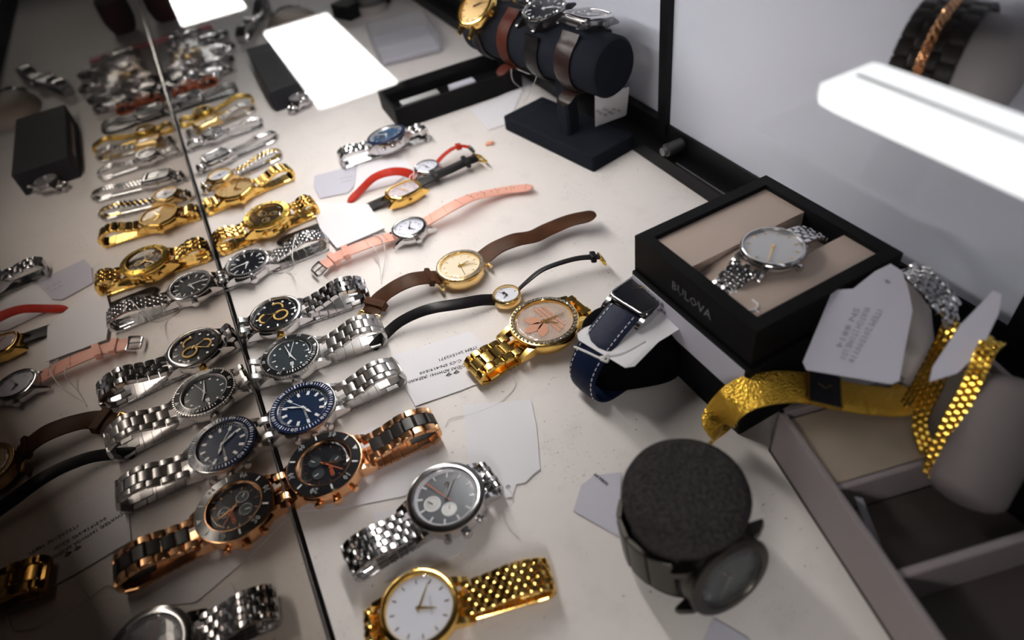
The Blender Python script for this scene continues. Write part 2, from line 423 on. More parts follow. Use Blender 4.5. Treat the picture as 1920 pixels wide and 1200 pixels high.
    if mk:
        for k in range(12):
            if k in c.get('skip', ()): continue
            t = 2 * pi * k / 12; X = T0 @ Matrix.Rotation(-t, 4, 'Z')
            f = 1 if round_ else 1 / max(abs(math.sin(t)) ** n + abs(math.cos(t) * a / b) ** n, 1e-3) ** (1 / n)
            rr = sc * .82 * f
            if mk == 'bars': mb.box((0, rr, zz), (sc * .05, sc * .17, .0004), mm, X)
            elif mk == 'thin': mb.box((0, rr, zz), (sc * .03, sc * .14, .0003), mm, X)
            elif mk == 'fat': mb.box((0, rr * .96, zz), (sc * .11, sc * .2, .0004), mm, X)
            elif mk == 'dots':
                if k % 3 == 0: mb.add([(-sc * .055, sc * .90, zz), (sc * .055, sc * .90, zz), (0, sc * .66, zz)] if k == 0 else [(-sc * .035, sc * .88, zz), (sc * .035, sc * .88, zz), (sc * .035, sc * .7, zz), (-sc * .035, sc * .7, zz)], [(0, 1, 2)] if k == 0 else [(0, 1, 2, 3)], mm, X)
                else: mb.rings([[(sc * .055 * math.cos(j * pi / 4), rr + sc * .055 * math.sin(j * pi / 4), zz + i * .0002) for j in range(8)] for i in (0, 1)], mm, X)
            elif mk == 'num': add_text(mb, str(k or 12), sc * .27, mm, T0 @ Matrix.Translation((math.sin(t) * sc * .76 * (1 if round_ else f), math.cos(t) * sc * .76 * (1 if round_ else f), zz)), 1, sc * .008)
            elif mk == 'wedge': mb.add([(-sc * .04, sc * .93, zz), (sc * .04, sc * .93, zz), (sc * .015, sc * .66, zz), (-sc * .015, sc * .66, zz)], [(0, 1, 2, 3)], mm, X)
        if c.get('ticks'):
            for k in range(60):
                X = T0 @ Matrix.Rotation(2 * pi * k / 60, 4, 'Z'); mb.box((0, sc * .95, zz), (sc * .012, sc * (.07 if k % 5 else .1), .0001), c['ticks'], X)
        mb.build('hour_markers', dial, smooth=0)
    for (sx, sy, r, ms, mr) in c.get('subs', ()):
        mb = MB(); X = T0 @ Matrix.Translation((sx * sc, sy * sc, 0))
        if ms: loft(mb, r * sc, r * sc, 2, [(0, zd + .00005), (0, zd + .0002)], ms, X, 28)
        loft(mb, r * sc, r * sc, 2, [(-r * sc * .16, zd + .0002), (-r * sc * .16, zd + .00045), (0, zd + .00045), (0, zd + .0001)], mr, X, 28, False, False)
        hand(mb, random.uniform(0, 6.28), 0, r * sc * .7, r * sc * .07, zd + .0005, 'lume', 'box') if 0 else mb.box((0, r * sc * .3, zd + .0005), (r * sc * .1, r * sc * .7, .0001), c.get('subhand', 'lume'), X @ Matrix.Rotation(random.uniform(0, 6.28), 4, 'Z'))
        mb.build('subdial', dial)
    if c.get('window'):
        mb = MB(); wx, wy, m1 = c['window']; mb.box((wx * sc, wy * sc, zd + .0002), (sc * .22, sc * .16, .0002), m1, T0)
        add_text(mb, c.get('date', '17'), sc * .14, 'ink', T0 @ Matrix.Translation((wx * sc, wy * sc, zd + .00035))); mb.build('date_window', dial)
    for (txt, tx, ty, ts, tm) in c.get('texts', ()):
        mb = MB(); add_text(mb, txt, ts * sc, tm, T0 @ Matrix.Translation((tx * sc, ty * sc, zd + .0003))); mb.build('dial_print', dial)
    if c.get('extra'): c['extra'](dial, T0, sc, zd)
    # hands
    hm = c.get('handmat', 'lume'); hk = c.get('handkind', 'taper'); ha, ma = c.get('time', (305, 55))
    L_ = min(da, db)
    for nm, an, le, wd, zo in (('hour_hand', ha, .52, .045, .0006), ('minute_hand', ma, .78, .036, .0009)):
        mb = MB(); hand(mb, math.radians(an), L_ * .12, L_ * le, L_ * wd, zd + zo, hm, hk)
        mb2 = mb; X = T0; mb2.v = [tuple(X @ V(p)) for p in mb2.v]; mb2.build(nm, root)
    if c.get('sec') is not None:
        mb = MB(); hand(mb, math.radians(c['sec']), L_ * .2, L_ * .85, L_ * .012, zd + .0012, c.get('secmat', hm), 'box'); mb.v = [tuple(T0 @ V(p)) for p in mb.v]; mb.build('second_hand', root)
    mb = MB(); loft(mb, L_ * .06, L_ * .06, 2, [(0, zd), (0, zd + .0015)], hm, T0, 10); mb.build('hand_pin', root)
    # crystal
    mb = MB(); dome = c.get('dome', .0006); zz = zt + bz * .85
    loft(mb, da, db, n, [(0, zz), (-.001, zz + .0003), (-.0018, zz + .0003 + dome * .5), (-.0026, zz + .0003 + dome * .55)], 'clear', T0, NN, False, True)
    mb.build('crystal', root)
    # crown and pushers
    def knob(ang, r, ln, m, nm):
        mb = MB(); e = (a if round_ else (a * abs(math.cos(math.radians(ang))) + b * abs(math.sin(math.radians(ang))))) * .97
        X = T0 @ Matrix.Rotation(math.radians(ang), 4, 'Z') @ Matrix.Translation((e - .0006, 0, zc + h * .52)) @ Matrix.Rotation(pi / 2, 4, 'Y')
        loft(mb, r * .6, r * .6, 2, [(0, 0), (0, ln * .4)], m, X, 12)
        N = 20; rs = []
        for z_, k in ((ln * .35, .9), (ln * .42, 1), (ln * .92, 1), (ln, .85)):
            rs.append([(r * k * (1 if j % 2 else .9) * math.cos(2 * pi * j / N), r * k * (1 if j % 2 else .9) * math.sin(2 * pi * j / N), z_) for j in range(N)])
        mb.rings(rs, m, X); mb.build(nm, root)
    if c.get('crown', True):
        cs = c.get('crownsize', .0028); knob(c.get('crownang', 0), cs, cs * 1.35, c.get('crownmat', cm), 'crown')
    if c.get('pushers'):
        for an in (-27, 27): knob(an, .0021, .0036, cm, 'pusher')
    return zt + bz

SPOT = 'watches laid out on the shelf'
def place(cx, cy, tx, ty, zd):
    o = P(cx, cy, zd); t = P(tx, ty, zd); d = t - o; d.z = 0; d.normalize()
    return frame((o.x, o.y, 0), (d.y, -d.x, 0), d, (0, 0, 1))
def bracelet_watch(label, c12, ctr, e12, e6, c, group=SPOT, cat='watch'):
    """c12: pixel toward 12 o'clock; e12/e6: far pixels of the folded bracelet on each side"""
    zd = c.get('zc', .005) + c.get('h', .0075) + .002
    X = place(*ctr, *c12, zd); root = empty('wristwatch', X); tag(root, label, cat, group)
    b = c.get('Rb', c['R']); Xi = X.inverted()
    head(root, c)
    sty = c.get('style', 'oyster'); bm = c.get('bmats', [c.get('case', 'steel')]); bw = c['bw']; bw1 = c.get('bw1', bw * .82); th = c.get('th', .0026)
    y12 = (Xi @ P(*e12, .008)).y if e12 else b + .012
    y6 = (Xi @ P(*e6, .008)).y if e6 else -(b + .012)
    y12 = max(y12, b + .007); y6 = min(y6, -(b + .007))
    if c.get('dbg'): print('DBG', label[:30], 'R', b, 'y12', round(y12, 4), 'y6', round(y6, 4))
    zl = c.get('zc', .005) + c.get('h', .0075) - .0042; rise = c.get('rise', .004)
    def side(y_end, sg):
        l0 = sg * (b + .0005); e = y_end; L_ = abs(e - l0)
        k = 1 if L_ > .02 else .3
        pts = [V((0, l0, zl + .0008)), V((0, l0 + (e - l0) * .3, zl + rise * .5 * k)), V((0, l0 + (e - l0) * .62, zl + rise * k + .0008)), V((0, l0 + (e - l0) * .9, zl + rise * .75 * k)),
               V((0, e, (zl + .002) * .62 + rise * .35 * k)), V((0, l0 + (e - l0) * .93, th * .75)), V((0, l0 + (e - l0) * .6, th * .6)), V((0, sg * b * .55, th * .6))]
        return pts
    side_sk = c.get('skew', 0.0)
    for nm, ye, sg in (('bracelet', y12, 1), ('bracelet', y6, -1)):
        pts = side(ye, sg)
        for q in pts: q.x += side_sk * max(0, abs(q.y) - b)
        pa = Path(pts); mb = MB()
        longside = abs(ye) > b + .02
        end = pa.len * (.62 if longside else 1.0)
        Wv = (1, 0, 0) if sg > 0 else (-1, 0, 0)
        bracelet(mb, pa, bw, bw1, th, sty, bm, Wv, 0.0005, end)
        br = mb.build(nm, root, smooth=30)
        if longside:      # clasp: folded plates seen under the band
            mb = MB()
            bracelet(mb, pa, bw, bw1 * .98, th * .7, 'panel', [bm[0]], Wv, end, pa.len)
            for i in range(5):
                p, T = pa.fr(end + (pa.len - end) * (.25 + i * .1))
                mb.box((p.x, p.y, p.z), (bw1 * 1.01 + .0003, .0006, .0006), 'ink')
            mb.build('clasp', root, smooth=30)
    mb = MB(); mb.bbox((0, 0, th * .35 + .0003), (bw1 * .95, b * 1.15, th * .7), bm[0], r=.0006); mb.build('clasp_plate', root)
    return root
def strap_part(root, Xi, pts, w0, w1, th, m, name='strap', tip=0.0, roll=0.0, roll1=None, holes=0, stitch=None, bulge=.3, creases=0):
    pa = Path([Xi @ P(*p) if len(p) == 3 and not isinstance(p, V) else p for p in pts])
    mb = MB(); Wf = flatW(roll, roll1, pa.len)
    wf = lambda d: w0 + (w1 - w0) * min(1, d / pa.len * 1.3)
    ribbon(mb, pa, wf, th, m, Wf, bulge, rnd=tip)
    o = mb.build(name, root, smooth=60)
    if holes:
        mb = MB()
        for i in range(holes):
            d = pa.len * (.45 + .45 * i / holes); p, T = pa.fr(d); Wv = Wf(d, T); N = Wv.cross(T).normalized()
            X = frame(p + N * th * (.5 + bulge * .9), T, Wv, N)
            mb.rings([[(.0006 * math.cos(j * pi / 3), .0006 * math.sin(j * pi / 3), z) for j in range(6)] for z in (0, .0002)], 'ink', X)
        mb.build('strap_holes', o)
    if stitch:
        mb = MB(); n = int(pa.len / .003)
        for i in range(n):
            for sg in (-1, 1):
                d = pa.len * (i + .5) / n; p, T = pa.fr(d); Wv = Wf(d, T); N = Wv.cross(T).normalized()
                mb.box((0, 0, 0), (.0019, .0004, .0004), stitch, frame(p + N * th * .62 + Wv * sg * wf(d) * .41, T, Wv, N))
        mb.build('stitching', o)
    if creases:
        mb = MB()
        for i in range(creases):
            d = pa.len * (i + .5) / creases; p, T = pa.fr(d); Wv = Wf(d, T); N = Wv.cross(T).normalized()
            mb.box((0, 0, 0), (.0003, wf(d) * .9, .0003), 'tan', frame(p + N * th * (.5 + bulge * .9), T, Wv, N))
        mb.build('grain_lines', o)
    return pa, Wf
def keeper(root, pa, Wf, d, w_, th, m, ln=.004):
    mb = MB(); p, T = pa.fr(d); Wv = V(Wf(d, T)); N = Wv.cross(T).normalized()
    X = frame(p, T, Wv, N); mb.bbox((0, 0, 0), (ln, w_ + .0022, th * 2.6), m, X, r=.0006); mb.build('strap_keeper', root)
def buckle(root, pa, Wf, w_, m, off=.002, ang=0.0, pin=True, ln=.008):
    p, T = pa.fr(pa.len); Wv = V(Wf(pa.len, T)); N = Wv.cross(T).normalized(); X = frame(p + T * off * 0, T, Wv, N) @ Matrix.Rotation(ang, 4, 'Y')
    mb = MB(); h = w_ / 2 + .0014
    mb.tube([(0, -h, 0), (ln * .7, -h, 0), (ln, -h * .8, 0), (ln, h * .8, 0), (ln * .7, h, 0), (0, h, 0), (0, -h, 0)], .0011, m, 8, X)
    mb.build('buckle', root)
    if pin:
        mb = MB(); mb.tube([(0, 0, .0002), (ln * 1.05, 0, .0008)], .0006, m, 6, X); mb.build('buckle_pin', root)

# ------------------------------------------------------------------ setting
Y0, Y1, XW = -.12, 2.1, .372
mb = MB(); mb.box(((XW + .0014) / 2, (Y0 + Y1) / 2, -.006), (XW - .0014, Y1 - Y0, .012), 'shelf')
o = struct(mb, 'floor', 0)
mb = MB(); mb.box((.19, (Y0 + Y1) / 2, -.02), (.46, Y1 - Y0, .012), 'matblack'); struct(mb, 'trim_1', 0)
mb = MB(); mb.box((-.004, (Y0 + Y1) / 2, .1245), (.008, Y1 - Y0, .257), 'mirror'); struct(mb, 'wall_left', 0)
# bevelled glass edge above the track of the mirror
mb = MB(); mb.box((.0003, (Y0 + Y1) / 2, .0105), (.0006, Y1 - Y0, .0008), 'steel'); struct(mb, 'trim_2', 0)
mb = MB()
mb.box((.386, (Y0 + Y1) / 2, .002), (.028, Y1 - Y0, .022), 'rail'); mb.box((.395, (Y0 + Y1) / 2, .021), (.012, Y1 - Y0, .018), 'rail')
mb.box((.3745, .33, .0135), (.0009, .13, .0008), 'railgrey')
struct(mb, 'trim_3', 0)
mb = MB(); mb.box((.393, (Y0 + .432) / 2, .14), (.003, .432 - Y0, .236), 'doorwhite'); struct(mb, 'door_1', 0)
mb = MB(); mb.box((.399, (.40 + Y1) / 2, .14), (.003, Y1 - .40, .236), 'doorwhite'); struct(mb, 'door_2', 0)
mb = MB(); mb.box((.3895, .4325, .135), (.006, .011, .23), 'rail'); mb.box((.3895, .118, .135), (.006, .009, .23), 'rail'); struct(mb, 'trim_4', 0)
mb = MB(); mb.box((.392, (Y0 + Y1) / 2, .254), (.024, Y1 - Y0, .012), 'rail'); struct(mb, 'trim_5', 0)
M['tglass'] = glass_mat('case_glass', (.985, .99, .985), 1.45)
mb = MB(); mb.box((.195, (Y0 + Y1) / 2, .2555), (.40, Y1 - Y0, .005), 'tglass'); struct(mb, 'window_1', 0)
mb = MB(); mb.box((.19, Y1, .12), (.42, .01, .27), 'doorwhite'); struct(mb, 'wall_back', 0)
# ceiling of the shop with its light panels
mb = MB(); mb.box((1.0, 4.0, 2.05), (9, 14, .04), mat('ceiling_tile', (.10, .10, .10), .8)); struct(mb, 'ceiling', 0)
M['panel'] = mat('lit_diffuser', (.9, .9, .9), .5, emit=(1, .97, .95), estr=PANEL_POWER)
M['fix'] = mat('fixture_white', (.7, .7, .7), .5)
def ceiling_panel(x0, x1, y0, y1, label):
    r = empty('ceiling_light', Matrix.Translation(((x0 + x1) / 2, (y0 + y1) / 2, 2.0))); tag(r, label, 'light', 'light panels in the shop ceiling')
    a, b = (x1 - x0), (y1 - y0)
    mb = MB(); mb.box((0, 0, .014), (a, b, .01), 'panel'); mb.build('diffuser', r, 0)
    mb = MB()
    for c_, d_ in (((-a / 2 - .015, 0, .012), (.03, b + .06, .03)), ((a / 2 + .015, 0, .012), (.03, b + .06, .03)), ((0, -b / 2 - .015, .012), (a, .03, .03)), ((0, b / 2 + .015, .012), (a, .03, .03))): mb.box(c_, d_, 'fix')
    mb.build('frame', r, 0)
ceiling_panel(.60, 1.15, 4.30, 6.12, 'large ceiling light panel mirrored in the middle of the glass top')
ceiling_panel(.02, .60, 6.95, 8.7, 'far ceiling light panel mirrored at the top left of the glass top')

# lit strip under the front edge of the glass
M['led_fill'] = mat('led_tube_fill', (.9, .9, .9), .5, emit=(1, .95, .91), estr=LED_POWER * .85)
M['led'] = mat('led_tube', (.9, .9, .9), .5, emit=(1, .95, .91), estr=LED_POWER)
r = empty('strip_light', Matrix.Translation((.15, .545, .2475))); tag(r, 'slim strip light hung under the glass top above the watches', 'light')
mb = MB(); mb.box((0, 0, .0015), (.016, .50, .006), 'fix'); mb.build('housing', r, 0)
mb = MB(); mb.tube([(0, -.235, -.0065), (0, .235, -.0065)], .0042, 'led', 10); mb.build('lamp_tube', r)
r = empty('strip_light', Matrix.Translation((.013, -.035, .20))); tag(r, 'short added strip light, out of view, at the near end of the mirror', 'light')  # added unseen lamp that brightens the near shelf
mb = MB(); mb.box((0, 0, .0015), (.016, .15, .006), 'fix'); mb.build('housing', r, 0)
mb = MB(); mb.tube([(0, -.065, -.0065), (0, .065, -.0065)], .0042, 'led_fill', 10); mb.build('lamp_tube', r)
# glowing bar imitating a mirrored ceiling panel; little glass shelf at the sliding doors
zb = .20
q0 = P(1530, 160, zb); q1 = P(1640, 115, zb)
M['mirrored_bar'] = mat('mirrored_panel_glow', (.9, .9, .9), .4, emit=(.97, .97, 1), estr=MIRRORED_BAR_POWER)
bx0, bx1, by1 = q0.x, q1.x, q0.y
r = empty('mirrored_light_bar', Matrix.Translation(((bx0 + bx1) / 2, by1 - .16, zb))); tag(r, 'glowing white bar imitating a ceiling panel mirrored in the glass, at the right', 'light')
mb = MB(); wl = bx1 - bx0
loft(mb, wl / 2, .16, 24, [(-.003, -.009), (-.0005, -.007), (0, -.004), (0, 0), (-.0006, .0006)], 'mirrored_bar', None, 40); mb.build('diffuser', r)
mb = MB(); mb.box((0, 0, .0008), (.0014, .31, .0008), 'fix'); mb.build('centre_rib', r, 0)
mb = MB(); mb.box((wl / 2 + .054, -.06, -.006), (.108, .012, .004), 'railgrey'); mb.build('bracket', r, 0); mb = MB(); mb.box((wl / 2 + .054, -.14, -.006), (.108, .012, .004), 'railgrey'); mb.build('bracket', r, 0)
M['shelfglass'] = glass_mat('shelf_glass', (1, 1, 1), 1.3); zsh = .137; r2 = MB(); r2.box((.346, .11, zsh - .0015), (.088, .26, .003), 'shelfglass')
tag(r2.build('glass_shelf', None, 0), 'small clear glass shelf behind the bright glowing bar', 'shelf')

# ------------------------------------------------------------------ the row of bracelet watches beside the mirror
bracelet_watch('gold watch with plain white dial and gold brick bracelet, nearest the bottom edge', (716, 1158), (785, 1138), (693, 1178), (1010, 1008),
    dict(R=.0195, bw=.017, bw1=.0165, case='gold', dial='dialwhite', marks='thin', markmat='dialbrown', time=(195, 118), handmat='gold2', style='brick', br=.83, th=.003, rise=.005, crownmat='gold', window=None, lug=.005, sec=None,
         texts=(('AUTOMATIC', 0, -.35, .10, 'paleink'),)))
bracelet_watch('silver chronograph with two white subdials and steel brick bracelet, below the scalloped tag', (905, 888), (835, 930), (915, 885), (655, 1058),
    dict(R=.0215, bw=.019, bw1=.0185, case='steel', dial='dialmid', style='brick', bmats=['steel'], br=.80, rehaut='white', marks='bars', markmat='lume', subs=((-.05, -.45, .27, 'dialsilver', 'lume'), (.42, -.10, .24, 'dialsilver', 'lume'), (-.4, .25, .12, 'dialblack', 'dsteel')), subhand='ink', time=(300, 320), handmat='steel', sec=250, secmat='orange', pushers=True, bz=.003, h=.009, ticks='ink'))
bracelet_watch('rose gold chronograph with black numbered bezel and black-centred bracelet', (680, 835), (608, 868), (812, 790), (556, 900),
    dict(R=.0222, bw=.02, bw1=.018, case='rose', dial='dialblack', insert='black', style='oysterblack', bmats=['rose', 'rubber'], br=.66, marks='thin', markmat='rose', subs=((0, .42, .24, 'dialgrey', 'dsteel'), (.30, -.35, .26, 'dialgrey', 'dsteel'), (-.32, -.35, .26, 'dialgrey', 'dsteel')), time=(20, 15), handmat='rose', sec=48, secmat='orange', pushers=True, bz=.003, h=.0095, th=.0034, rise=.005, texts=(('SPEED', .42, .15, .2, 'orange'),)))
bracelet_watch('steel diver watch with blue numbered bezel and blue dial', (640, 728), (567, 762), (757, 708), (500, 798),
    dict(R=.0212, bw=.019, bw1=.0165, case='brushed', bezelmat='steel', dial='dialblue', insert='bluebezel', style='oyster', bmats=['brushed'], br=.72, marks='fat', time=(62, 212), sec=235, handkind='broad', pushers=True, minutes=(0, 60), ticks='lume', h=.0085, rise=.006, texts=(('AUTOMATIC', .3, 0, .12, 'lume'),)))
bracelet_watch('steel diver watch with black numbered bezel, dark grey dial and tapered steel bracelet', (610, 640), (543, 664), (710, 598), (520, 715),
    dict(R=.0200, bw=.020, bw1=.0165, case='brushed', bezelmat='brushed', dial='dialgrey', insert='black', style='oyster', bmats=['brushed'], br=.72, marks='dots', time=(65, 258), sec=290, coin=True, minutes=(0, 18), h=.0085, rise=.009, window=(.55, 0, 'lume'), crownsize=.0034))
def swirl(dial, T0, sc, zd):
    mb = MB()
    for cx, cy, r, a0, a1 in ((.20, .22, .30, 0, 360), (-.38, .05, .32, 70, 200), (.10, -.42, .30, 190, 340)):
        n = 24; pts = [(sc * (cx + r * math.cos(math.radians(a0 + (a1 - a0) * i / n))), sc * (cy + r * math.sin(math.radians(a0 + (a1 - a0) * i / n))), zd + .0006) for i in range(n + 1)]
        mb.tube(pts, sc * .045, 'goldflat', 6, T0)
    mb.build('gold_arcs', dial)
bracelet_watch('steel watch with black dial, gold rings on it and a chunky link bracelet', (575, 565), (515, 586), (683, 540), (478, 610),
    dict(R=.0195, bw=.018, bw1=.018, case='steel', dial='dialblack', style='chunky', bmats=['steel'], br=.84, marks='dots', crownmat='gold', time=(200, 140), handmat='gold2', extra=swirl, rise=.008, h=.0085, th=.003, crownsize=.003))
bracelet_watch('steel watch with black dial and sparkling bezel, white string tied round its bracelet', (520, 468), (462, 491), (612, 452), (436, 512),
    dict(R=.0182, bw=.016, bw1=.015, case='steel', dial='dialblack', style='jubilee', bmats=['steel'], br=.80, marks='wedge', stones=60, time=(110, 180), rise=.007, h=.008, th=.003))
bracelet_watch('gold chronograph with brown dial, beside black leather strap end', (560, 378), (500, 402), (592, 388), (408, 462),
    dict(R=.0205, bw=.019, bw1=.018, case='gold', bezelmat='gold', dial='dialbrown', style='jubilee', bmats=['gold'], br=.70, marks='thin', markmat='gold2', insert='ogold', insmark='ink', nums=False, subs=((0, .4, .24, 'dialblack', 'goldpaint'), (-.4, -.2, .24, 'dialblack', 'goldpaint'), (.4, -.2, .24, 'dialblack', 'goldpaint')), time=(20, 130), handmat='gold2', pushers=True, h=.0105, bz=.003, th=.0034, rise=.004))
bracelet_watch('all gold watch with domed golden dial between two-tone and gold chronograph watches', (500, 326), (440, 351), (547, 322), (382, 384),
    dict(R=.0185, bw=.015, bw1=.014, case='gold', dial='dialgold', style='panel', bmats=['gold'], br=.88, marks='thin', markmat='gold', time=(60, 300), handmat='gold', dome=.0025, th=.0034, rise=.006))
bracelet_watch('two-tone steel and gold watch with small white dial', (455, 305), (411, 326), (526, 284), (378, 345),
    dict(R=.0125, Rb=.0125, bw=.011, bw1=.010, case='gold2', dial='dialwhite', style='twotone', bmats=['steel', 'gold'], br=.84, marks='thin', markmat='goldpaint', time=(0, 180), handmat='ink', rise=.004, h=.006, lug=.003, crownsize=.0018))
bracelet_watch('rectangular steel watch with stones on a narrow steel bracelet', (450, 268), (404, 289), (528, 256), (364, 307),
    dict(R=.0120, Rb=.0150, n=5, bw=.010, bw1=.009, case='steel', dial='dialsilver', style='fine', bmats=['steel'], br=.70, marks='thin', markmat='ink', time=(60, 300), handmat='ink', rise=.003, h=.007, lug=.003, crownsize=.0018))
bracelet_watch('dainty steel bangle watch with oval dial, above rectangular steel watch', (440, 232), (398, 246), (495, 234), (352, 268),
    dict(R=.0120, Rb=.0125, bw=.010, bw1=.009, case='steel', dial='dialsilver', style='jubilee', bmats=['steel'], br=.72, marks=None, stones=24, time=(60, 300), handmat='ink', rise=.004, h=.007, lug=.003, crownsize=.0016))
bracelet_watch('rectangular gold-rimmed watch on a patterned steel bracelet', (425, 208), (385, 225), (488, 206), (344, 240),
    dict(R=.0095, Rb=.0140, n=6, bw=.011, bw1=.011, case='gold2', dial='dialcream', style='bars', bmats=['brushed', 'dsteel'], br=.78, marks='thin', markmat='ink', time=(60, 300), handmat='ink', rise=.005, h=.006, lug=.002, crownsize=.0016))
bracelet_watch('slim all-gold bracelet watch, dark dial, between grey digital and patterned watches', (425, 190), (378, 205), (474, 186), (333, 214),
    dict(R=.0110, bw=.011, bw1=.010, case='ogold', dial='dialbrown', style='fine', bmats=['ogold'], br=.80, marks=None, stones=20, stonemat='gold2', time=(60, 300), handmat='gold2', rise=.007, h=.006, lug=.003, crownsize=.0016))
bracelet_watch('grey steel watch with rectangular dark screen and wide bracelet', (400, 165), (353, 180), (440, 158), (322, 190),
    dict(R=.0140, Rb=.0170, n=6, bw=.020, bw1=.018, case='dsteel', dial='dialgrey', style='brick', bmats=['dsteel'], br=.8, marks=None, time=(60, 300), handmat='dialgrey', rise=.004, h=.006, lug=0, crown=False))
bracelet_watch('orange-brown link watch, just before the plastic bag of watches', (370, 148), (350, 154), (402, 142), (322, 165),
    dict(R=.0110, bw=.014, bw1=.013, case='orangeleather', dial='orangeleather', style='panel', bmats=['orangeleather'], br=.8, marks=None, stones=16, time=(60, 300), handmat='gold2', rise=.004, h=.006, lug=.002, crown=False))
bracelet_watch('steel chronograph with blue dial and dark blue rim, standing alone up the shelf', (770, 236), (727, 250), (797, 246), (638, 296),
    dict(R=.0200, bw=.017, bw1=.017, case='steel', bezelmat='bluebezel', dial='dialbright', rehaut='dialsilver', style='oyster', bmats=['steel'], br=.84, marks='thin', subs=((0, -.4, .24, 'dialblue', 'dsteel'),), time=(100, 220), pushers=True, h=.012, th=.003, rise=.002, X=Matrix.Rotation(.10, 4, 'X') @ Matrix.Rotation(-.12, 4, 'Y')))

# ------------------------------------------------------------------ strap watches
def strap_watch(label, ctr, c12, c, zc=.002, group=SPOT):
    c['zc'] = c.get('zc', zc); zd = c['zc'] + c.get('h', .0075)
    X = place(*ctr, *c12, zd); root = empty('wristwatch', X); tag(root, label, 'watch', group); head(root, c); return root, X.inverted()
# red
r, Xi = strap_watch('small silver watch on a thin red leather strap', (800, 314), (828, 303), dict(R=.0120, bw=.009, case='steel', dial='dialwhite', marks='num', markmat='ink', time=(70, 250), handmat='ink', h=.006, lug=.0045, lugw=.002, br=.82, crownsize=.0018))
strap_part(r, Xi, [(778, 330, .006), (755, 322, .012), (728, 323, .015), (700, 334, .012), (675, 358, .005), (652, 381, .0015)], .009, .007, .0015, 'redleather', tip=.010, roll=-.5, holes=5)
pa, Wf = strap_part(r, Xi, [(818, 306, .006), (833, 290, .011), (850, 278, .014), (866, 274, .014), (880, 276, .012)], .009, .009, .0016, 'redleather', roll=-.3)
keeper(r, pa, Wf, pa.len * .72, .009, .0018, 'redleather', .005); buckle(r, pa, Wf, .008, 'dsteel', ang=.6, ln=.006)
# black strap, gold tonneau
r, Xi = strap_watch('gold barrel-shaped watch with pearl dial on a black leather strap', (757, 357), (792, 341), dict(R=.0125, Rb=.0165, n=3, bw=.013, case='gold', dial='dialpearl', marks='num', markmat='paleink', time=(60, 230), handmat='gold2', h=.009, lug=.004, lugw=.0022, br=.82, bz=.002, crownsize=.002))
pa, Wf = strap_part(r, Xi, [(785, 345, .006), (812, 331, .008), (845, 317, .009), (868, 306, .010), (893, 296, .010)], .013, .012, .0028, 'blackleather')
keeper(r, pa, Wf, pa.len * .28, .0125, .0026, 'blackleather'); keeper(r, pa, Wf, pa.len * .82, .012, .0026, 'blackleather'); buckle(r, pa, Wf, .012, 'ogold', ang=.5, ln=.008)
strap_part(r, Xi, [(733, 370, .006), (712, 379, .004), (690, 389, .0022), (655, 404, .0018), (610, 422, .0018), (560, 440, .0018), (520, 456, .0018)], .014, .013, .0016, 'blackleather', tip=.008)
# pink
r, Xi = strap_watch('silver watch with white dial on a pink leather strap', (768, 429), (803, 413), dict(R=.0152, bw=.013, case='steel', dial='dialwhite', marks='num', markmat='paleink', time=(60, 300), handmat='ink', h=.0065, lug=.005, lugw=.0026, br=.78, bz=.0025, crownsize=.0024), zc=.003)
strap_part(r, Xi, [(797, 417, .007), (822, 402, .011), (855, 383, .014), (885, 370, .011), (920, 362, .007), (960, 355, .005), (1000, 351, .006)], .0135, .0110, .0018, 'pinkleather', tip=.009, holes=7, creases=8)
pa, Wf = strap_part(r, Xi, [(738, 443, .006), (705, 452, .009), (668, 465, .010), (635, 480, .008), (606, 498, .007)], .0135, .0125, .0018, 'pinkleather', creases=4)
keeper(r, pa, Wf, pa.len * .66, .0125, .002, 'pinkleather', .005); keeper(r, pa, Wf, pa.len * .84, .0125, .002, 'pinkleather', .005); buckle(r, pa, Wf, .0115, 'steel', ang=.25, ln=.009)
# brown
r, Xi = strap_watch('round gold watch with stone-set rim and cream dial on a wide brown leather strap', (863, 500), (905, 480), dict(R=.0185, bw=.014, case='gold2', bezelmat='gold2', dial='dialcream', marks='thin', markmat='goldpaint', stones=72, stonerows=2, time=(350, 25), sec=100, handmat='ogold', h=.009, lug=0, br=.80, bz=.0022, crown=False, texts=(('II', 0, .5, .2, 'goldpaint'),)), zc=.003)
Xl = P(905, 483, .008)
for sg, e in ((1, 1), (-1, -1)):
    mb = MB(); mb.tube([(-.010, sg * .0205, .0075), (.010, sg * .0205, .0075)], .0013, 'gold2', 8); mb.tube([(-.0058, sg * .016, .007), (-.0058, sg * .0215, .0075)], .0012, 'gold2', 8); mb.tube([(.0058, sg * .016, .007), (.0058, sg * .0215, .0075)], .0012, 'gold2', 8); mb.build('lug_bar', r)
strap_part(r, Xi, [(903, 485, .008), (930, 465, .012), (965, 450, .015), (1000, 443, .012), (1030, 429, .010), (1070, 413, .012), (1118, 403, .016)], .0170, .0155, .0018, 'brownleather', tip=.009)
pa, Wf = strap_part(r, Xi, [(823, 520, .008), (800, 520, .012), (770, 525, .015), (738, 540, .013), (712, 560, .009), (694, 588, .006)], .0165, .0150, .0018, 'brownleather')
keeper(r, pa, Wf, pa.len * .12, .0155, .0021, 'brownleather', .004); keeper(r, pa, Wf, pa.len * .86, .0155, .0024, 'brownleather', .006); buckle(r, pa, Wf, .0145, 'gold2', ang=.2, ln=.013)
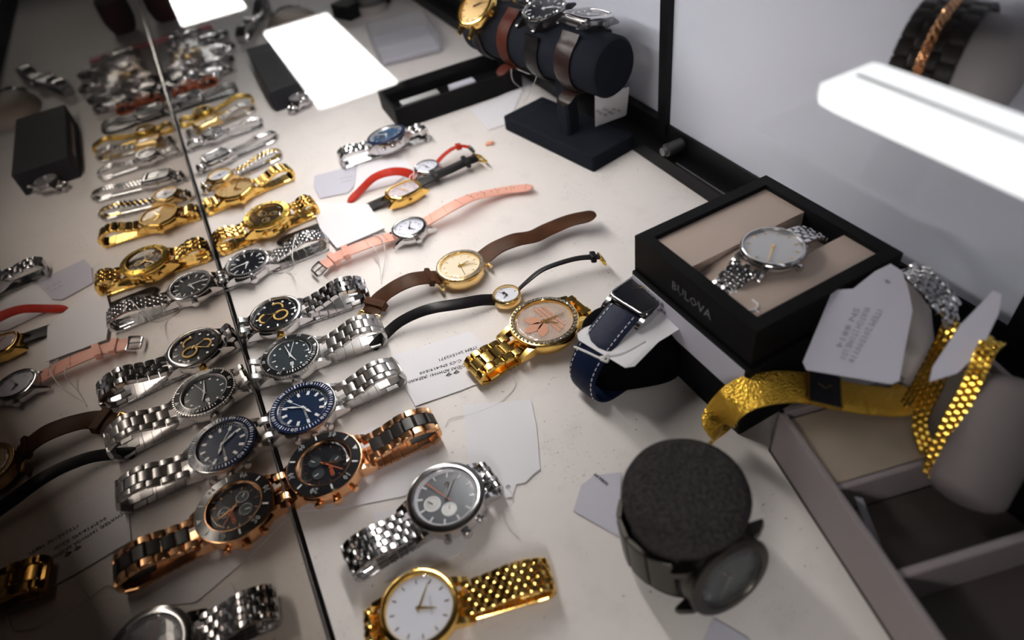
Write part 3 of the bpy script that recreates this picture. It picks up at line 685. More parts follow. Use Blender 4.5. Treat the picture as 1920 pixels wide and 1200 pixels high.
# ladies
def crest(dial, T0, sc, zd):
    mb = MB(); mb.box((sc * .05, -sc * .38, zd + .0002), (sc * .26, sc * .3, .0002), 'brownroll', T0); mb.build('red_crest', dial)
r, Xi = strap_watch('tiny gold watch with white dial on a thin black strap', (950, 554), (972, 576), dict(R=.0105, bw=.008, case='gold2', dial='dialwhite', marks='thin', markmat='ink', time=(60, 150), handmat='ink', h=.006, lug=0, br=.82, crown=False, extra=crest, skip=(1, 2, 4, 5, 7, 8, 10, 11)), zc=.002)
pa, Wf = strap_part(r, Xi, [(970, 545, .005), (988, 528, .010), (1015, 507, .015), (1050, 493, .017), (1085, 484, .016), (1124, 481, .014)], .0085, .0075, .0015, 'blackleather', roll=-.55, roll1=-.2)
keeper(r, pa, Wf, pa.len * .93, .0075, .002, 'blackleather'); buckle(r, pa, Wf, .007, 'ogold', ang=.9, ln=.006)
strap_part(r, Xi, [(928, 562, .005), (900, 563, .009), (860, 570, .012), (815, 577, .014), (780, 588, .012), (745, 607, .008), (715, 635, .003), (696, 655, .0012)], .0085, .0080, .0013, 'blackleather', tip=.003, roll=-.6, roll1=-.2)
# gold glitter watch
def trefoil(dial, T0, sc, zd):
    mb = MB()
    def leaf(an, L_, w_):
        X = T0 @ Matrix.Translation((0, sc * .02, 0)) @ Matrix.Rotation(math.radians(an), 4, 'Z')
        pts = [(0, 0), (w_ * .7, L_ * .25), (w_, L_ * .55), (w_ * .6, L_ * .85), (0, L_), (-w_ * .6, L_ * .85), (-w_, L_ * .55), (-w_ * .7, L_ * .25)]
        mb.rings([[(x * sc, y * sc, z) for x, y in pts] for z in (zd + .0002, zd + .0004)], 'rosepaint', X)
    leaf(0, .80, .20); leaf(50, .72, .19); leaf(-50, .72, .19)
    for i in range(3):
        y = -.12 - i * .15
        mb.box((0, sc * y, zd + .0003), (sc * (1.5 - i * .14), sc * .085, .0003), 'rosepaint', T0)
    mb.build('raised_emblem', dial)
bracelet_watch('large gold watch with stone rim, glitter dial and three-leaf emblem', (960, 635), (1020, 600), (886, 692), (1098, 590),
    dict(R=.0235, bw=.021, bw1=.020, case='gold', dial='glitter', style='oyster', bmats=['gold'], br=.82, marks=None, stones=44, extra=trefoil, time=(232, 190), handmat='gold2', h=.009, bz=.0024, th=.0036, rise=.001, crown=False, lug=.007, lugw=.004))

# ------------------------------------------------------------------ cards, tags and receipts lying flat
def sheet(name, label, pix, z, m='paper', cat='tag', th=.0004, hole=None, group=None, lines=None, zs=None, parent=None):
    pts = [P(x, y, zs[i] if zs else z) for i, (x, y) in enumerate(pix)]
    c = sum(pts, V()) / len(pts); c0 = V((c.x, c.y, c.z))
    nrm = V((0, 0, 0))
    for i in range(len(pts)):
        a, b = pts[i] - c, pts[(i + 1) % len(pts)] - c; nrm += a.cross(b)
    nrm.normalize()
    if nrm.dot(CP - c) < 0: nrm = -nrm
    # flatten on a plane
    pts = [p - nrm * (p - c).dot(nrm) for p in pts]
    mb = MB(); mb.rings([[p - c0 for p in pts], [p - c0 + nrm * th for p in pts]], m)
    o = mb.build(name, parent, 0, loc=c0)
    if label: tag(o, label, cat, group)
    if hole:
        h = P(*hole, c.z); h = h - nrm * (h - c).dot(nrm) - c0; mb = MB(); X = frame(h + nrm * (th + .0001), (1, 0, 0), (0, 1, 0), nrm)
        mb.rings([[(.0014 * math.cos(j * pi / 6), .0014 * math.sin(j * pi / 6), z_) for j in range(12)] for z_ in (0, .0001)], 'paleink', X)
        mb.build('punched_hole', o)
    if lines:
        mb = MB()
        for (txt, x0, y0, x1, y1, size, im, bold) in lines:
            a = P(x0, y0, c.z) ; b = P(x1, y1, c.z); a -= nrm * (a - c).dot(nrm); b -= nrm * (b - c).dot(nrm); d = (b - a)
            vs, _ = text_geo(txt, size); wd = max(v.x for v in vs) - min(v.x for v in vs)
            add_text(mb, txt, size, im, frame((a + b) / 2 - c0 + nrm * (th + .00015), d, nrm.cross(d), nrm), d.length / wd, bold)
        mb.build('printed_text', o, 0)
    return o
sheet('receipt_tag', 'white printed tag lying beneath the gold glitter watch bracelet', [(735, 668), (880, 622), (965, 692), (865, 732), (779, 762), (757, 722)], .0006, 'paper', lines=[
    ('ITEM 201502371', 893, 652, 823, 676, .0036, 'ink', .0001), ('IRON', 905, 664, 882, 671, .0032, 'ink', .0001),
    ('C:CS SN:419/500', 866, 676, 787, 701, .0036, 'ink', .0001), ('ADIDAS ADH9041 (REPAWN', 878, 684, 762, 718, .0036, 'ink', .0001), ('.99', 868, 694, 836, 704, .0048, 'ink', .00025)])
sheet('scalloped_tag', 'scalloped white price tag in clear plastic, standing out below the navy watch', [(868, 760), (996, 750), (1006, 800), (1013, 880), (1000, 890), (985, 905), (968, 908), (960, 932), (950, 934), (940, 912), (922, 908), (900, 900), (880, 880)], .0008, 'paper', hole=(953, 914))
sheet('paper_sheet', 'thin white paper sheet under the rose gold chronograph', [(700, 800), (797, 842), (805, 880), (760, 930), (650, 952), (560, 960), (600, 850)], .0004, 'paper', cat='paper')
sheet('paper_sheet', 'thin white paper with a curved edge under the silver chronograph bracelet', [(700, 960), (900, 940), (880, 1005), (868, 1035), (800, 1068), (720, 1090)], .0003, 'paper', cat='paper')
sheet('price_card', 'blank white card on the shelf left of the pink strap', [(583, 378), (690, 383), (722, 428), (632, 466), (600, 428)], .0035, 'paper', cat='card')
sheet('price_tag', 'white tag with small blue print below the blue-dial steel watch', [(590, 330), (668, 310), (664, 350), (652, 362), (600, 372), (588, 350)], .0008, 'paperb', lines=[('201508 14K', 638, 336, 662, 331, .003, 'paleink', 0), ('SN 4410', 640, 343, 660, 339, .003, 'paleink', 0)])
sheet('price_tag', 'white tag under the thin red strap', [(672, 308), (760, 296), (775, 318), (740, 345), (662, 366), (668, 330)], .0007, 'paper')
sheet('price_tag', 'white tag lying left of the slate display stand', [(880, 205), (985, 160), (960, 215), (945, 235), (915, 245)], .0006, 'paper')
sheet('paper_slip', 'white slip with small print left of the dark felt cylinder', [(1115, 892), (1165, 886), (1160, 1006), (1075, 958), (1090, 910)], .0006, 'paperb', cat='paper', lines=[('(NUMBER)', 1114, 890, 1140, 910, .0026, 'ink', .0001)])
sheet('paper_slip', 'corner of a white slip at the bottom edge below the felt cylinder', [(1338, 1160), (1405, 1198), (1400, 1260), (1300, 1240)], .0006, 'paperb', cat='paper')
sheet('paper_sheet', 'thin white paper sheet under the gold chronograph and black strap', [(430, 400), (560, 372), (600, 500), (575, 560), (470, 540)], .0003, 'paper', cat='paper') if 0 else None
# strings
def string(label, pts, r=.0004):
    mb = MB(); mb.tube(catmull([P(*p) for p in pts], 8), r, 'string', 6); tag(mb.build('tag_string', None), label, 'string')
string('white string looped round the bracelet of the black-dial steel watch', [(560, 437, .012), (552, 450, .020), (548, 480, .020), (552, 498, .011), (540, 508, .002), (510, 512, .001), (480, 508, .001)])
string('white string looped over the left half of the pink strap', [(695, 458, .013), (705, 470, .012), (712, 500, .002), (715, 530, .0008), (716, 520, .0008), (722, 480, .008), (716, 446, .013), (700, 440, .011)])
string('clear string trailing from the gold glitter watch bracelet', [(960, 700, .004), (965, 725, .001), (935, 755, .001), (890, 775, .001), (845, 785, .001), (835, 800, .001)], .0003)
string('clear string trailing from the hole of the scalloped tag', [(953, 914, .0015), (962, 935, .001), (945, 960, .001), (955, 990, .001), (975, 1010, .001)], .0003)
string('white string between tonneau watch and red strap', [(775, 325, .014), (768, 332, .016), (772, 342, .012), (776, 322, .014), (768, 316, .012)])
# tiny pink scrap
mb = MB(); c0 = P(918, 272); mb.tube([(-.004, 0, .001), (-.001, .001, .002), (.002, -.001, .002), (.005, 0, .001)], [.0012, .002, .0018, .001], mat('scrap', (.9, .45, .3), .5), 6)
tag(mb.build('plastic_scrap', None, loc=(c0.x, c0.y, 0)), 'tiny orange plastic scrap between the gold buckle and the display stand', 'scrap')

# ------------------------------------------------------------------ slate display stand with a watch roll
ax = V((.2, -1, 0)).normalized(); RR = .0245; RC = V((.333, .508, .089))
r = empty('display_stand', Matrix.Translation((.336, .513, 0)) @ Matrix.Rotation(math.radians(11.5), 4, 'Z')); tag(r, 'slate grey velvet T-shaped watch display stand', 'display stand')
mb = MB(); mb.bbox((0, 0, .0075), (.052, .128, .015), 'slatevelvet', r=.0015); mb.build('base', r)
mb = MB(); mb.bbox((-.006, -.012, .041), (.015, .015, .056), 'slatevelvet', r=.002); mb.build('post', r)
mb = MB(); Xr = r.matrix_world.inverted() @ frame(RC, V((0, 0, 1)).cross(ax), V((0, 0, 1)), ax)
loft(mb, RR, RR, 2, [(-.0025, -.115), (0, -.112), (0, .064), (-.0025, .067)], 'slatevelvet', Xr, 48); mb.build('roll', r)
def roll_watch(label, s, phi, c, strapm, w_, tail=None, bucklem='steel', tag_pts=None, grp='watches strapped round the display roll', full=True, c0=None, rad=None, axis=None):
    axis = axis or ax; c0 = c0 if c0 is not None else RC; rad = rad or RR
    up = V((0, 0, 1)); side = up.cross(axis).normalized()      # toward +x-ish or -x
    out = (up * math.cos(phi) - side * math.sin(phi)).normalized()
    o = c0 + axis * s; tang = out.cross(axis).normalized()     # local Y
    X = frame(o, axis, tang, out); root = empty('wristwatch', X); tag(root, label, 'watch', grp)
    c['zc'] = rad + .001; c['bw'] = w_; head(root, c); b = c.get('Rb', c['R'])
    a0 = math.asin(min(.95, (b + .001) / (rad + .006)))
    mb = MB(); pts = []
    for i in range(25):
        t = a0 + (2 * pi - 2 * a0) * i / 24; rr = rad + .0016 + (.0025 if i in (0, 24) else 0)
        pts.append(V((0, math.sin(t) * rr, math.cos(t) * rr)))
    pa = Path(pts, 4)
    if isinstance(strapm, tuple):
        bracelet(mb, pa, w_, w_ * .9, .0028, strapm[0], strapm[1], (1, 0, 0)); mb.build('bracelet', root, 30)
    else:
        Wf = lambda d, T: V((1, 0, 0)); ribbon(mb, pa, lambda d: w_ * (1 - .12 * math.sin(pi * d / pa.len)), .0018, strapm, Wf, .3); mb.build('strap', root, 60)
        keeper(root, pa, Wf, pa.len * .36, w_ * .9, .002, strapm)
        if tail:
            p, T = pa.fr(pa.len * .55); q = Path([p, p + T * .008 + V((0, 0, -.004)), p + T * .016 + V((0, 0, -.014))]); mb = MB(); ribbon(mb, q, lambda d: w_ * .8, .0016, strapm, Wf, .2, rnd=.006); mb.build('strap_tail', root, 60)
        p, T = pa.fr(pa.len * .42); N = V((1, 0, 0)).cross(T); Xb = frame(p + N * .0035, T, (1, 0, 0), N); mb = MB(); h = w_ * .5 + .001
        mb.tube([(-.004, -h, 0), (.004, -h, 0), (.004, h, 0), (-.004, h, 0), (-.004, -h, 0)], .001, bucklem, 6, Xb); mb.build('buckle', root)
    return root
roll_watch('big gold watch with rough golden dial at the far end of the display roll', -.088, math.radians(38), dict(R=.0205, case='gold', dial='dialgold', marks='thin', markmat='gold', time=(40, 60), handmat='steel', br=.84, lug=.007, lugw=.003, crownmat='gold', h=.008), 'blackleather', .014, bucklem='gold')
roll_watch('silver-cased watch on a reddish brown strap on the display roll', -.048, math.radians(-25), dict(R=.0165, Rb=.0185, n=3, case='steel', dial='dialblack', time=(40, 60), br=.84, lug=.006, h=.008, crown=False), 'brownroll', .016, tail=True)
roll_watch('black watch with glossy dark case on the display roll, above its post', -.008, math.radians(10), dict(R=.0190, case='black', bezelmat='dsteel', dial='dialblack', time=(40, 60), br=.84, lug=.006, h=.009, stones=30, stonemat='stone'), 'blackleather', .018)
roll_watch('square silver watch on a dark crocodile-grain strap at the near end of the roll', .032, math.radians(-12), dict(R=.0170, Rb=.0180, n=4, case='dsteel', bezelmat='steel', dial='dialblack', time=(40, 60), br=.84, lug=.005, h=.008), 'darkbrown', .020, tail=True)
sheet('hanging_tag', 'white printed tag hanging under the near end of the display roll', [(1117, 182), (1178, 160), (1174, 215), (1160, 226), (1113, 232)], .03, 'paper', zs=[.055, .055, .022, .020, .020], lines=[('SN 77120', 1124, 192, 1128, 224, .0045, 'ink', 0), ('ITEM 2015', 1136, 188, 1141, 220, .0045, 'ink', 0), ('14 99', 1150, 184, 1150, 206, .0045, 'ink', 0)])
string('white strings hanging from the display roll to the shelf', [(958, 125, .062), (962, 152, .045), (985, 175, .02), (972, 205, .006), (965, 222, .001)])
string('white string dangling below the buckle of the red-brown strap', [(1008, 138, .06), (998, 165, .04), (985, 190, .018), (972, 222, .001)])

# ------------------------------------------------------------------ boxed silver watch
A = P(1222, 430, .08); B = P(1465, 318, .08); Cc = P(1381, 638, .08); D = B + (Cc - A)
ux = (B - A).normalized(); uy = (A - Cc).normalized(); wx = (B - A).length; wy = (A - Cc).length
uy = (uy - ux * uy.dot(ux)).normalized()
ctr = (A + B + Cc + D) / 4
Xb = frame((ctr.x, ctr.y, 0), ux, uy, (0, 0, 1)); r = empty('watch_box', Xb); tag(r, 'black square watch box with cream lining holding a silver watch', 'box')
mb = MB(); hx, hy = wx / 2, wy / 2; t_ = .0078
for c_, d_ in (((-hx + t_ / 2, 0, .067), (t_, wy, .026)), ((hx - t_ / 2, 0, .067), (t_, wy, .026)), ((0, -hy + t_ / 2, .067), (wx - 2 * t_, t_, .026)), ((0, hy - t_ / 2, .067), (wx - 2 * t_, t_, .026))): mb.box(c_, d_, 'matblack')
mb.box((0, 0, .0555), (wx, wy, .003), 'matblack'); mb.build('box_frame', r, 0)
mb = MB(); mb.bbox((-.0005, -.0005, .0268), (wx + .003, wy + .003, .0536), 'matblack', r=.001); mb.build('box_base', r, 0)
mb = MB(); ix, iy = hx - t_, hy - t_
mb.box((0, iy * .62, .066), (ix * 2, iy * .75, .022), 'cream'); mb.box((0, -iy * .72, .066), (ix * 2, iy * .55, .022), 'cream'); mb.box((0, 0, .0585), (ix * 2, iy * 2, .003), 'cream'); mb.build('lining', r, 0)
mb = MB()   # curved pillow inside
prof = []
for i in range(17):
    t = -pi / 2 + pi * i / 16; prof.append((math.sin(t) * ix * .98, .058 + max(0, math.cos(t)) ** .6 * .017))
mb.rings([[(x, y, z) for x, z in prof] for y in (-iy * .42, iy * .22)], 'cream'); mb.build('pillow', r)
mb = MB(); X = frame((-hx - .0012, 0, .045), (0, -1, 0), (0, 0, 1))
add_text(mb, 'BULOVA', .0085, 'railgrey', frame((-hx - .0006, -hy * .05, .067), (0, -1, 0), (0, 0, 1))); mb.build('side_lettering', r, 0)
mb = MB(); mb.box((-hx - .0026, .0, .0415), (.0005, wy * .98, .0215), 'paperb'); lab = mb.build('side_label', r, 0)
mb = MB()
for i in range(4): add_text(mb, ['WATCH 96B', 'BULOVA 12-04', 'QTZ 0047 SS', '0 42429 55'][i], .0042, 'ink', frame((-hx - .003, hy * .58, .0490 - i * .0046), (0, -1, 0), (0, 0, 1)))
mb.build('label_print', lab, 0)
mb = MB(); ee = Xb.inverted() @ P(1407, 574, .0772); X = frame((ee.x, ee.y, .0774), (1, 0, 0), (0, 1, 0))
mb.tube([(-.004, .003, 0), (-.004, -.001, 0), (-.002, -.003, 0), (.002, -.003, 0), (.004, -.001, 0), (.004, .003, 0)], .0005, 'paper', 6, X); mb.tube([(0, -.003, 0), (0, -.006, 0)], .0005, 'paper', 6, X)
mb.build('fork_emblem', r)
# watch in the box: 12 o'clock toward the upper right
cw = P(1450, 458, .086); tw = P(1530, 410, .086); d = (tw - cw); d.z = 0; d.normalize()
Xw = frame((cw.x, cw.y, 0), (d.y, -d.x, 0), d, (0, 0, 1)); root = empty('wristwatch', Xw)
tag(root, 'silver watch with silver dial and gold markers in the black box', 'watch')
head(root, dict(R=.0172, bw=.015, case='steel', dial='dialsilver', marks='thin', markmat='gold2', time=(150, 150), handmat='gold2', zc=.0775, h=.0060, br=.90, bz=.002, lug=.004, crownsize=.0024, dome=.001))
for sg in (1, -1):
    pts = [V((0, sg * .0175, .081)), V((0, sg * .026, .0795)), V((0, sg * .036, .075)), V((0, sg * .043, .066))]
    pa = Path(pts); mb = MB(); bracelet(mb, pa, .0155, .0145, .0026, 'brick', ['steel'], (sg, 0, 0)); mb.build('bracelet', root, 30)

# ------------------------------------------------------------------ navy strap watch on a black cushion
Ac = P(1150, 700, .02)
r = empty('display_cushion', frame((.222, .241, 0), (.93, -.36, 0), (.36, .93, 0), (0, 0, 1))); tag(r, 'black velvet cushion under the navy strap watch', 'cushion')
mb = MB(); loft(mb, .030, .027, 3.6, [(-.008, 0), (-.001, .003), (0, .014), (-.001, .024), (-.005, .031), (-.014, .036)], 'velvet', None, 40); mb.build('cushion_body', r)
q1, q2, q3 = P(1137, 549, .050), P(1209, 594, .050), P(1278, 562, .050)
xd = (q1 - q2); hw = xd.length / 2; xd.normalize(); yd = (q3 - q2); hl = .0215; yd = (yd - xd * yd.dot(xd)).normalized(); out = xd.cross(yd)
if out.z < 0: xd = -xd; out = -out
xd = -xd; yd2 = yd; out = V((0, 0, 1))
yd = V((yd.x, yd.y, 0)).normalized(); xd = V((yd.y, -yd.x, 0))
cc = (q1 + q2) / 2 + yd * hl
Xw = frame(cc - out * .050, xd, yd, out); root = empty('wristwatch', Xw); tag(root, 'rectangular polished steel watch on a navy stitched leather strap', 'watch')
head(root, dict(R=hw, Rb=hl, n=9, bw=hw * 1.55, case='steel', bezelmat='steel', dial='dialblack', marks=None, time=(100, 220), handmat='ogold', zc=.040, h=.0085, br=.88, bz=.0015, lug=.0055, lugw=.0028, crownmat='ogold', dome=.0008))
pts = [V((0, -hl - .001, .0455))] + [Xw.inverted() @ P(*p) for p in ((1142, 622, .040), (1118, 662, .034), (1100, 705, .022), (1112, 742, .009), (1145, 752, .002), (1190, 735, .0015))]
for q in pts: q.x *= .35
pa = Path(pts); mb = MB(); ribbon(mb, pa, lambda d: .0225 - .003 * d / pa.len, .0024, 'navyleather', lambda d, T: V((-1, 0, 0)), .3); st = mb.build('strap', root, 60)
mb = MB(); n = int(pa.len / .0032)
for i in range(n):
    for sg in (-1, 1):
        p, T = pa.fr(pa.len * (i + .5) / n); N = V((-1, 0, 0)).cross(T).normalized(); mb.box((0, 0, 0), (.002, .0004, .0004), 'paper', frame(p + N * .0016 + V((sg * .0088, 0, 0)), T, (-1, 0, 0), N))
mb.build('stitching', st, 0)
mb = MB(); pts = [V((0, hl + .001, .0455)), V((0, hl + .008, .041)), V((0, hl + .012, .034)), V((0, hl + .012, .026))]; pa = Path(pts); ribbon(mb, pa, lambda d: .020, .0024, 'navyleather', lambda d, T: V((1, 0, 0)), .3); mb.build('strap', root, 60)
sheet('price_tag', 'blank white tag tucked under the rectangular steel watch', [(1095, 612), (1240, 560), (1282, 612), (1235, 640), (1190, 688), (1172, 690), (1085, 640), (1082, 625)], .042, 'paper', zs=[.040, .042, .042, .040, .036, .036, .036, .038])
string('white string tied round the navy strap', [(1077, 650, .040), (1100, 660, .044), (1128, 672, .046), (1140, 665, .048), (1138, 678, .046), (1126, 670, .046), (1165, 664, .044), (1210, 640, .043)], .0007)

# ------------------------------------------------------------------ felt cylinder with a big watch
FC = V((.170, .1235, 0)); r = empty('felt_cylinder', Matrix.Translation(FC)); tag(r, 'dark grey felt cylinder standing with a heavy watch round it', 'display cushion')
mb = MB(); FR = .0265
loft(mb, FR, FR, 2, [(-.002, 0), (0, .002), (-.002, .020), (-.001, .036), (.0015, .044), (.002, .050), (.0005, .0545), (-.004, .0575), (-.012, .0585), (-.020, .0588)], 'felt', None, 56); mb.build('felt_roll', r)
dirv = V((-.02, -.99, 0)).normalized(); up = V((0, 0, 1)); ctrw = FC + V((0, 0, .020))
X = frame(ctrw, up.cross(dirv) * -1, up, None) if 0 else frame(ctrw, V((0, 0, 1)), V((0, 0, 1)).cross(dirv) * -1, None)
xl = V((0, 0, 1)); zl_ = V((dirv.x, dirv.y, .22)).normalized(); xl = (xl - zl_ * xl.dot(zl_)).normalized(); yl = zl_.cross(xl).normalized()
X = frame(ctrw + V((0, 0, .001)), xl, yl, zl_); root = empty('wristwatch', X); tag(root, 'heavy gunmetal watch wrapped round the dark felt cylinder', 'watch')
head(root, dict(R=.0210, bw=.022, case='gunmetal', bezelmat='gunmetal', dial='dialgrey', marks='bars', markmat='dsteel', time=(60, 300), handmat='dsteel', zc=FR - .003, h=.009, br=.74, bz=.003, lug=.004, X=Matrix.Identity(4), crownsize=.0032))
mb = MB(); a0 = math.radians(42); pts = []
for i in range(25):
    t = a0 + (2 * pi - 2 * a0) * i / 24; rr = FR + .0022; pts.append(V((0, math.sin(t) * rr, math.cos(t) * rr)))
pa = Path(pts, 4); bracelet(mb, pa, .022, .022, .003, 'wide', ['gunmetal'], (1, 0, 0)); mb.build('bracelet', root, 30)

# ------------------------------------------------------------------ grey tray at the lower right
A = P(1458, 769, .036); B = P(1758, 1200, .036); u = (B - A); u.z = 0; u.normalize(); v = V((-u.y, u.x, 0))
if v.x < 0: v = -v
def T(a, b, z=0): return A + u * a + v * b + V((0, 0, z - .036))
Xt = frame((A.x, A.y, 0), u, -v if u.cross(v).z < 0 else v, (0, 0, 1)); sg = -1 if u.cross(v).z < 0 else 1
r = empty('display_tray', Xt); tag(r, 'pale grey compartment tray along the lower right', 'tray')
LT, WT, HT = .20, .118, .036
mb = MB()
mb.bbox((LT / 2, sg * .0015, HT / 2), (LT, .003, HT), 'traywhite', r=.0006); mb.bbox((LT / 2, sg * (WT - .0015), HT / 2), (LT, .003, HT), 'traywhite', r=.0006)
mb.bbox((.0015, sg * WT / 2, HT / 2), (.003, WT, HT), 'traywhite', r=.0006); mb.bbox((LT - .0015, sg * WT / 2, HT / 2), (.003, WT, HT), 'traywhite', r=.0006); mb.build('tray_wall', r, 0)
mb = MB(); mb.box((LT / 2, sg * WT / 2, .002), (LT, WT, .003), 'traydark'); mb.build('tray_floor', r, 0)
d1 = (Xt.inverted() @ P(1570, 912, .032)).x; d2 = (Xt.inverted() @ P(1692, 1075, .032)).x
mb = MB(); mb.bbox((d1 / 2 + .002, sg * WT / 2, .023), (d1 - .004, WT - .008, .018), 'padtan', r=.0015); mb.build('pad', r)
for dd in (d1, d2):
    mb = MB(); mb.bbox((dd, sg * WT / 2, .017), (.004, WT - .006, .030), 'traywhite', r=.0008); mb.build('divider', r, 0)
mb = MB(); mb.bbox(((d1 + d2) / 2, sg * WT / 2, .007), (d2 - d1 - .006, WT - .008, .008), 'traydark', r=.001); mb.build('pad', r)
# plastic tag in the tray
sheet('price_tag', 'narrow clear plastic tag leaning in the second tray compartment', [(1600, 930), (1618, 935), (1650, 1020), (1640, 1030)], .02, 'plastic', zs=[.030, .030, .012, .012])
# gold mesh watch
zs_ = [(1348, 818, .014), (1352, 780, .030), (1385, 745, .043), (1440, 728, .047), (1500, 726, .046), (1560, 738, .043), (1630, 750, .040), (1690, 752, .037), (1712, 735, .035)]
o_ = P(1545, 742, 0); root = empty('wristwatch', Matrix.Translation(o_)); tag(root, 'gold mesh bracelet watch with small square black dial over the tray edge', 'watch')
Xi = Matrix.Translation(-o_); pa = Path([Xi @ P(*p) for p in zs_]); mb = MB(); Wf = flatW(.35, -.05, pa.len)
ribbon(mb, pa, lambda d: .0185, .0014, 'meshgold', Wf, .25, rnd=0); mb.build('mesh_band', root, 60)
best = min(range(200), key=lambda i: (pa.at(pa.len * i / 200) - Xi @ P(1545, 742, .044)).length); dd = pa.len * best / 200
p, Tt = pa.fr(dd); Wv = V(Wf(dd, Tt)); N = Wv.cross(Tt).normalized(); Xd = frame(p + N * .0012, Tt, Wv, N)
mb = MB(); mb.bbox((0, 0, .0004), (.0175, .0188, .0022), 'ogold', Xd, r=.0005); mb.build('case', root, 0)
mb = MB(); mb.box((0, 0, .0017), (.0150, .0180, .0004), 'dialblack', Xd); dl = mb.build('dial', root, 0)
for a_, nm in ((40, 'hour_hand'), (150, 'minute_hand')):
    mb = MB(); mb.box((.002, 0, .0021), (.0042, .0004, .0002), 'gold2', Xd @ Matrix.Rotation(math.radians(a_), 4, 'Z')); mb.build(nm, root, 0)

# draped two-tone and gold bracelets on pale cuffs
def capsule(mb, a, b, r, m, n=28):
    a, b = V(a), V(b); d = (b - a).normalized(); pts = []; rr = []
    for i in range(6): t = pi / 2 * i / 5; pts.append(a - d * r * .5 * math.cos(t)); rr.append(max(r * math.sin(t), .0003))
    for i in range(6): t = pi / 2 * i / 5; pts.append(b + d * r * .5 * math.sin(t)); rr.append(max(r * math.cos(t), .0003))
    mb.tube(pts, rr, m, n)
def cuff(label, a, b, r, m='cuff'):
    a, b = P(*a), P(*b); o = V((b.x, b.y, 0)); mb = MB(); capsule(mb, a - o, b - o, r, m)
    c = mb.build('display_cuff', None, 50, loc=o); tag(c, label, 'display cuff', 'display cuffs at the lower right'); return c
cuff('pale rounded cuff behind the big printed tag, bracelet over it', (1700, 520, .070), (1720, 720, .030), .0095)
cuff('large dark taupe cuff at the right edge above the dark watch', (1905, 745, .062), (1812, 915, .034), .0165, 'darkcuff')
def draped(label, pts, w_, sty, mats, th=.003, roll=0, parts=()):
    o = P(pts[0][0], pts[0][1], pts[0][2]); o0 = V((o.x, o.y, 0)); root = empty('wristwatch', Matrix.Translation(o0)); tag(root, label, 'watch')
    pa = Path([P(*p) - o0 for p in pts]); mb = MB(); Wf = flatW(roll); bracelet(mb, pa, w_, w_, th, sty, mats, Wf); mb.build('bracelet', root, 30); return root, pa, Wf
r_, pa, Wf = draped('silver and gold link bracelet watch draped over the pale cuff', [(1690, 515, .078), (1715, 510, .083), (1745, 535, .084), (1775, 575, .080), (1785, 600, .074)], .0145, 'brick', ['steel', 'gold'])
mb = MB(); pb = Path([pa.at(pa.len) , P(1765, 640, .062) - r_.location, P(1735, 700, .050) - r_.location, P(1700, 760, .042) - r_.location]); bracelet(mb, pb, .006, .006, .0025, 'fine', ['ogold', 'gold'], flatW(.3)); mb.build('chain_end', r_, 30)
mb = MB(); pb = Path([P(1792, 605, .074) - r_.location, P(1780, 650, .064) - r_.location, P(1755, 720, .050) - r_.location, P(1725, 790, .040) - r_.location, P(1740, 850, .034) - r_.location]); bracelet(mb, pb, .007, .007, .003, 'fine', ['ogold', 'gold'], flatW(.3)); mb.build('chain_end', r_, 30)
draped('slim gold link bracelet watch hanging at the far right', [(1868, 640, .075), (1850, 655, .078), (1835, 690, .074), (1812, 740, .064), (1780, 800, .052), (1758, 850, .043), (1745, 890, .036)], .0078, 'fine', ['ogold'], .0036)
sheet('price_tag', 'big white printed tag leaning on the black box and cuff', [(1562, 541), (1600, 539), (1640, 512), (1668, 500), (1690, 512), (1704, 545), (1712, 580), (1700, 640), (1686, 715), (1670, 722), (1512, 693), (1505, 680)], .07, 'paperb', zs=[.080, .081, .082, .083, .083, .082, .080, .075, .068, .067, .066, .066], hole=(1660, 542),
      lines=[('ITEM 201500118', 1648, 585, 1598, 665, .004, 'paleink', 0), ('WATCH 2TONE LDS', 1625, 580, 1582, 660, .004, 'paleink', 0), ('SN 8814', 1606, 580, 1574, 640, .004, 'paleink', 0)])
sheet('price_tag', 'narrow white tag seen at an angle between the two gold bracelets', [(1862, 545), (1878, 552), (1872, 590), (1838, 660), (1795, 700), (1742, 716), (1748, 690), (1800, 610)], .07, 'paperb', zs=[.090, .090, .085, .076, .070, .066, .068, .080])
# dark watch at the right edge
root = empty('wristwatch', frame(P(1925, 930, 0), (.96, -.25, 0), (.25, .96, 0), (0, 0, 1))); tag(root, 'black watch with blue sparkling rim at the right edge', 'watch')
head(root, dict(R=.0200, bw=.018, case='matblack', bezelmat='matblack', dial='dialblack', marks=None, stones=30, stonemat='bluestone', time=(60, 300), handmat='dsteel', zc=.034, h=.009, br=.78, lug=.005))
pts = [V((0, .019, .038)), V((0, .030, .034)), V((0, .036, .02)), V((0, .030, .006))]
mb = MB(); ribbon(mb, Path(pts), lambda d: .019, .002, 'blackleather', lambda d, T: V((1, 0, 0))); mb.build('strap', root, 60)
pts = [V((0, -.019, .038)), V((0, -.034, .034)), V((0, -.05, .02)), V((0, -.055, .006))]
mb = MB(); ribbon(mb, Path(pts), lambda d: .019, .002, 'blackleather', lambda d, T: V((-1, 0, 0))); mb.build('strap', root, 60)
r = empty('display_cushion', Matrix.Translation(P(1925, 930, 0))); tag(r, 'black cushion under the blue sparkling watch at the right edge', 'cushion')
mb = MB(); loft(mb, .024, .030, 3, [(-.006, .004), (0, .010), (0, .026), (-.006, .033), (-.014, .034)], 'velvet', None, 32); mb.build('cushion_body', r)

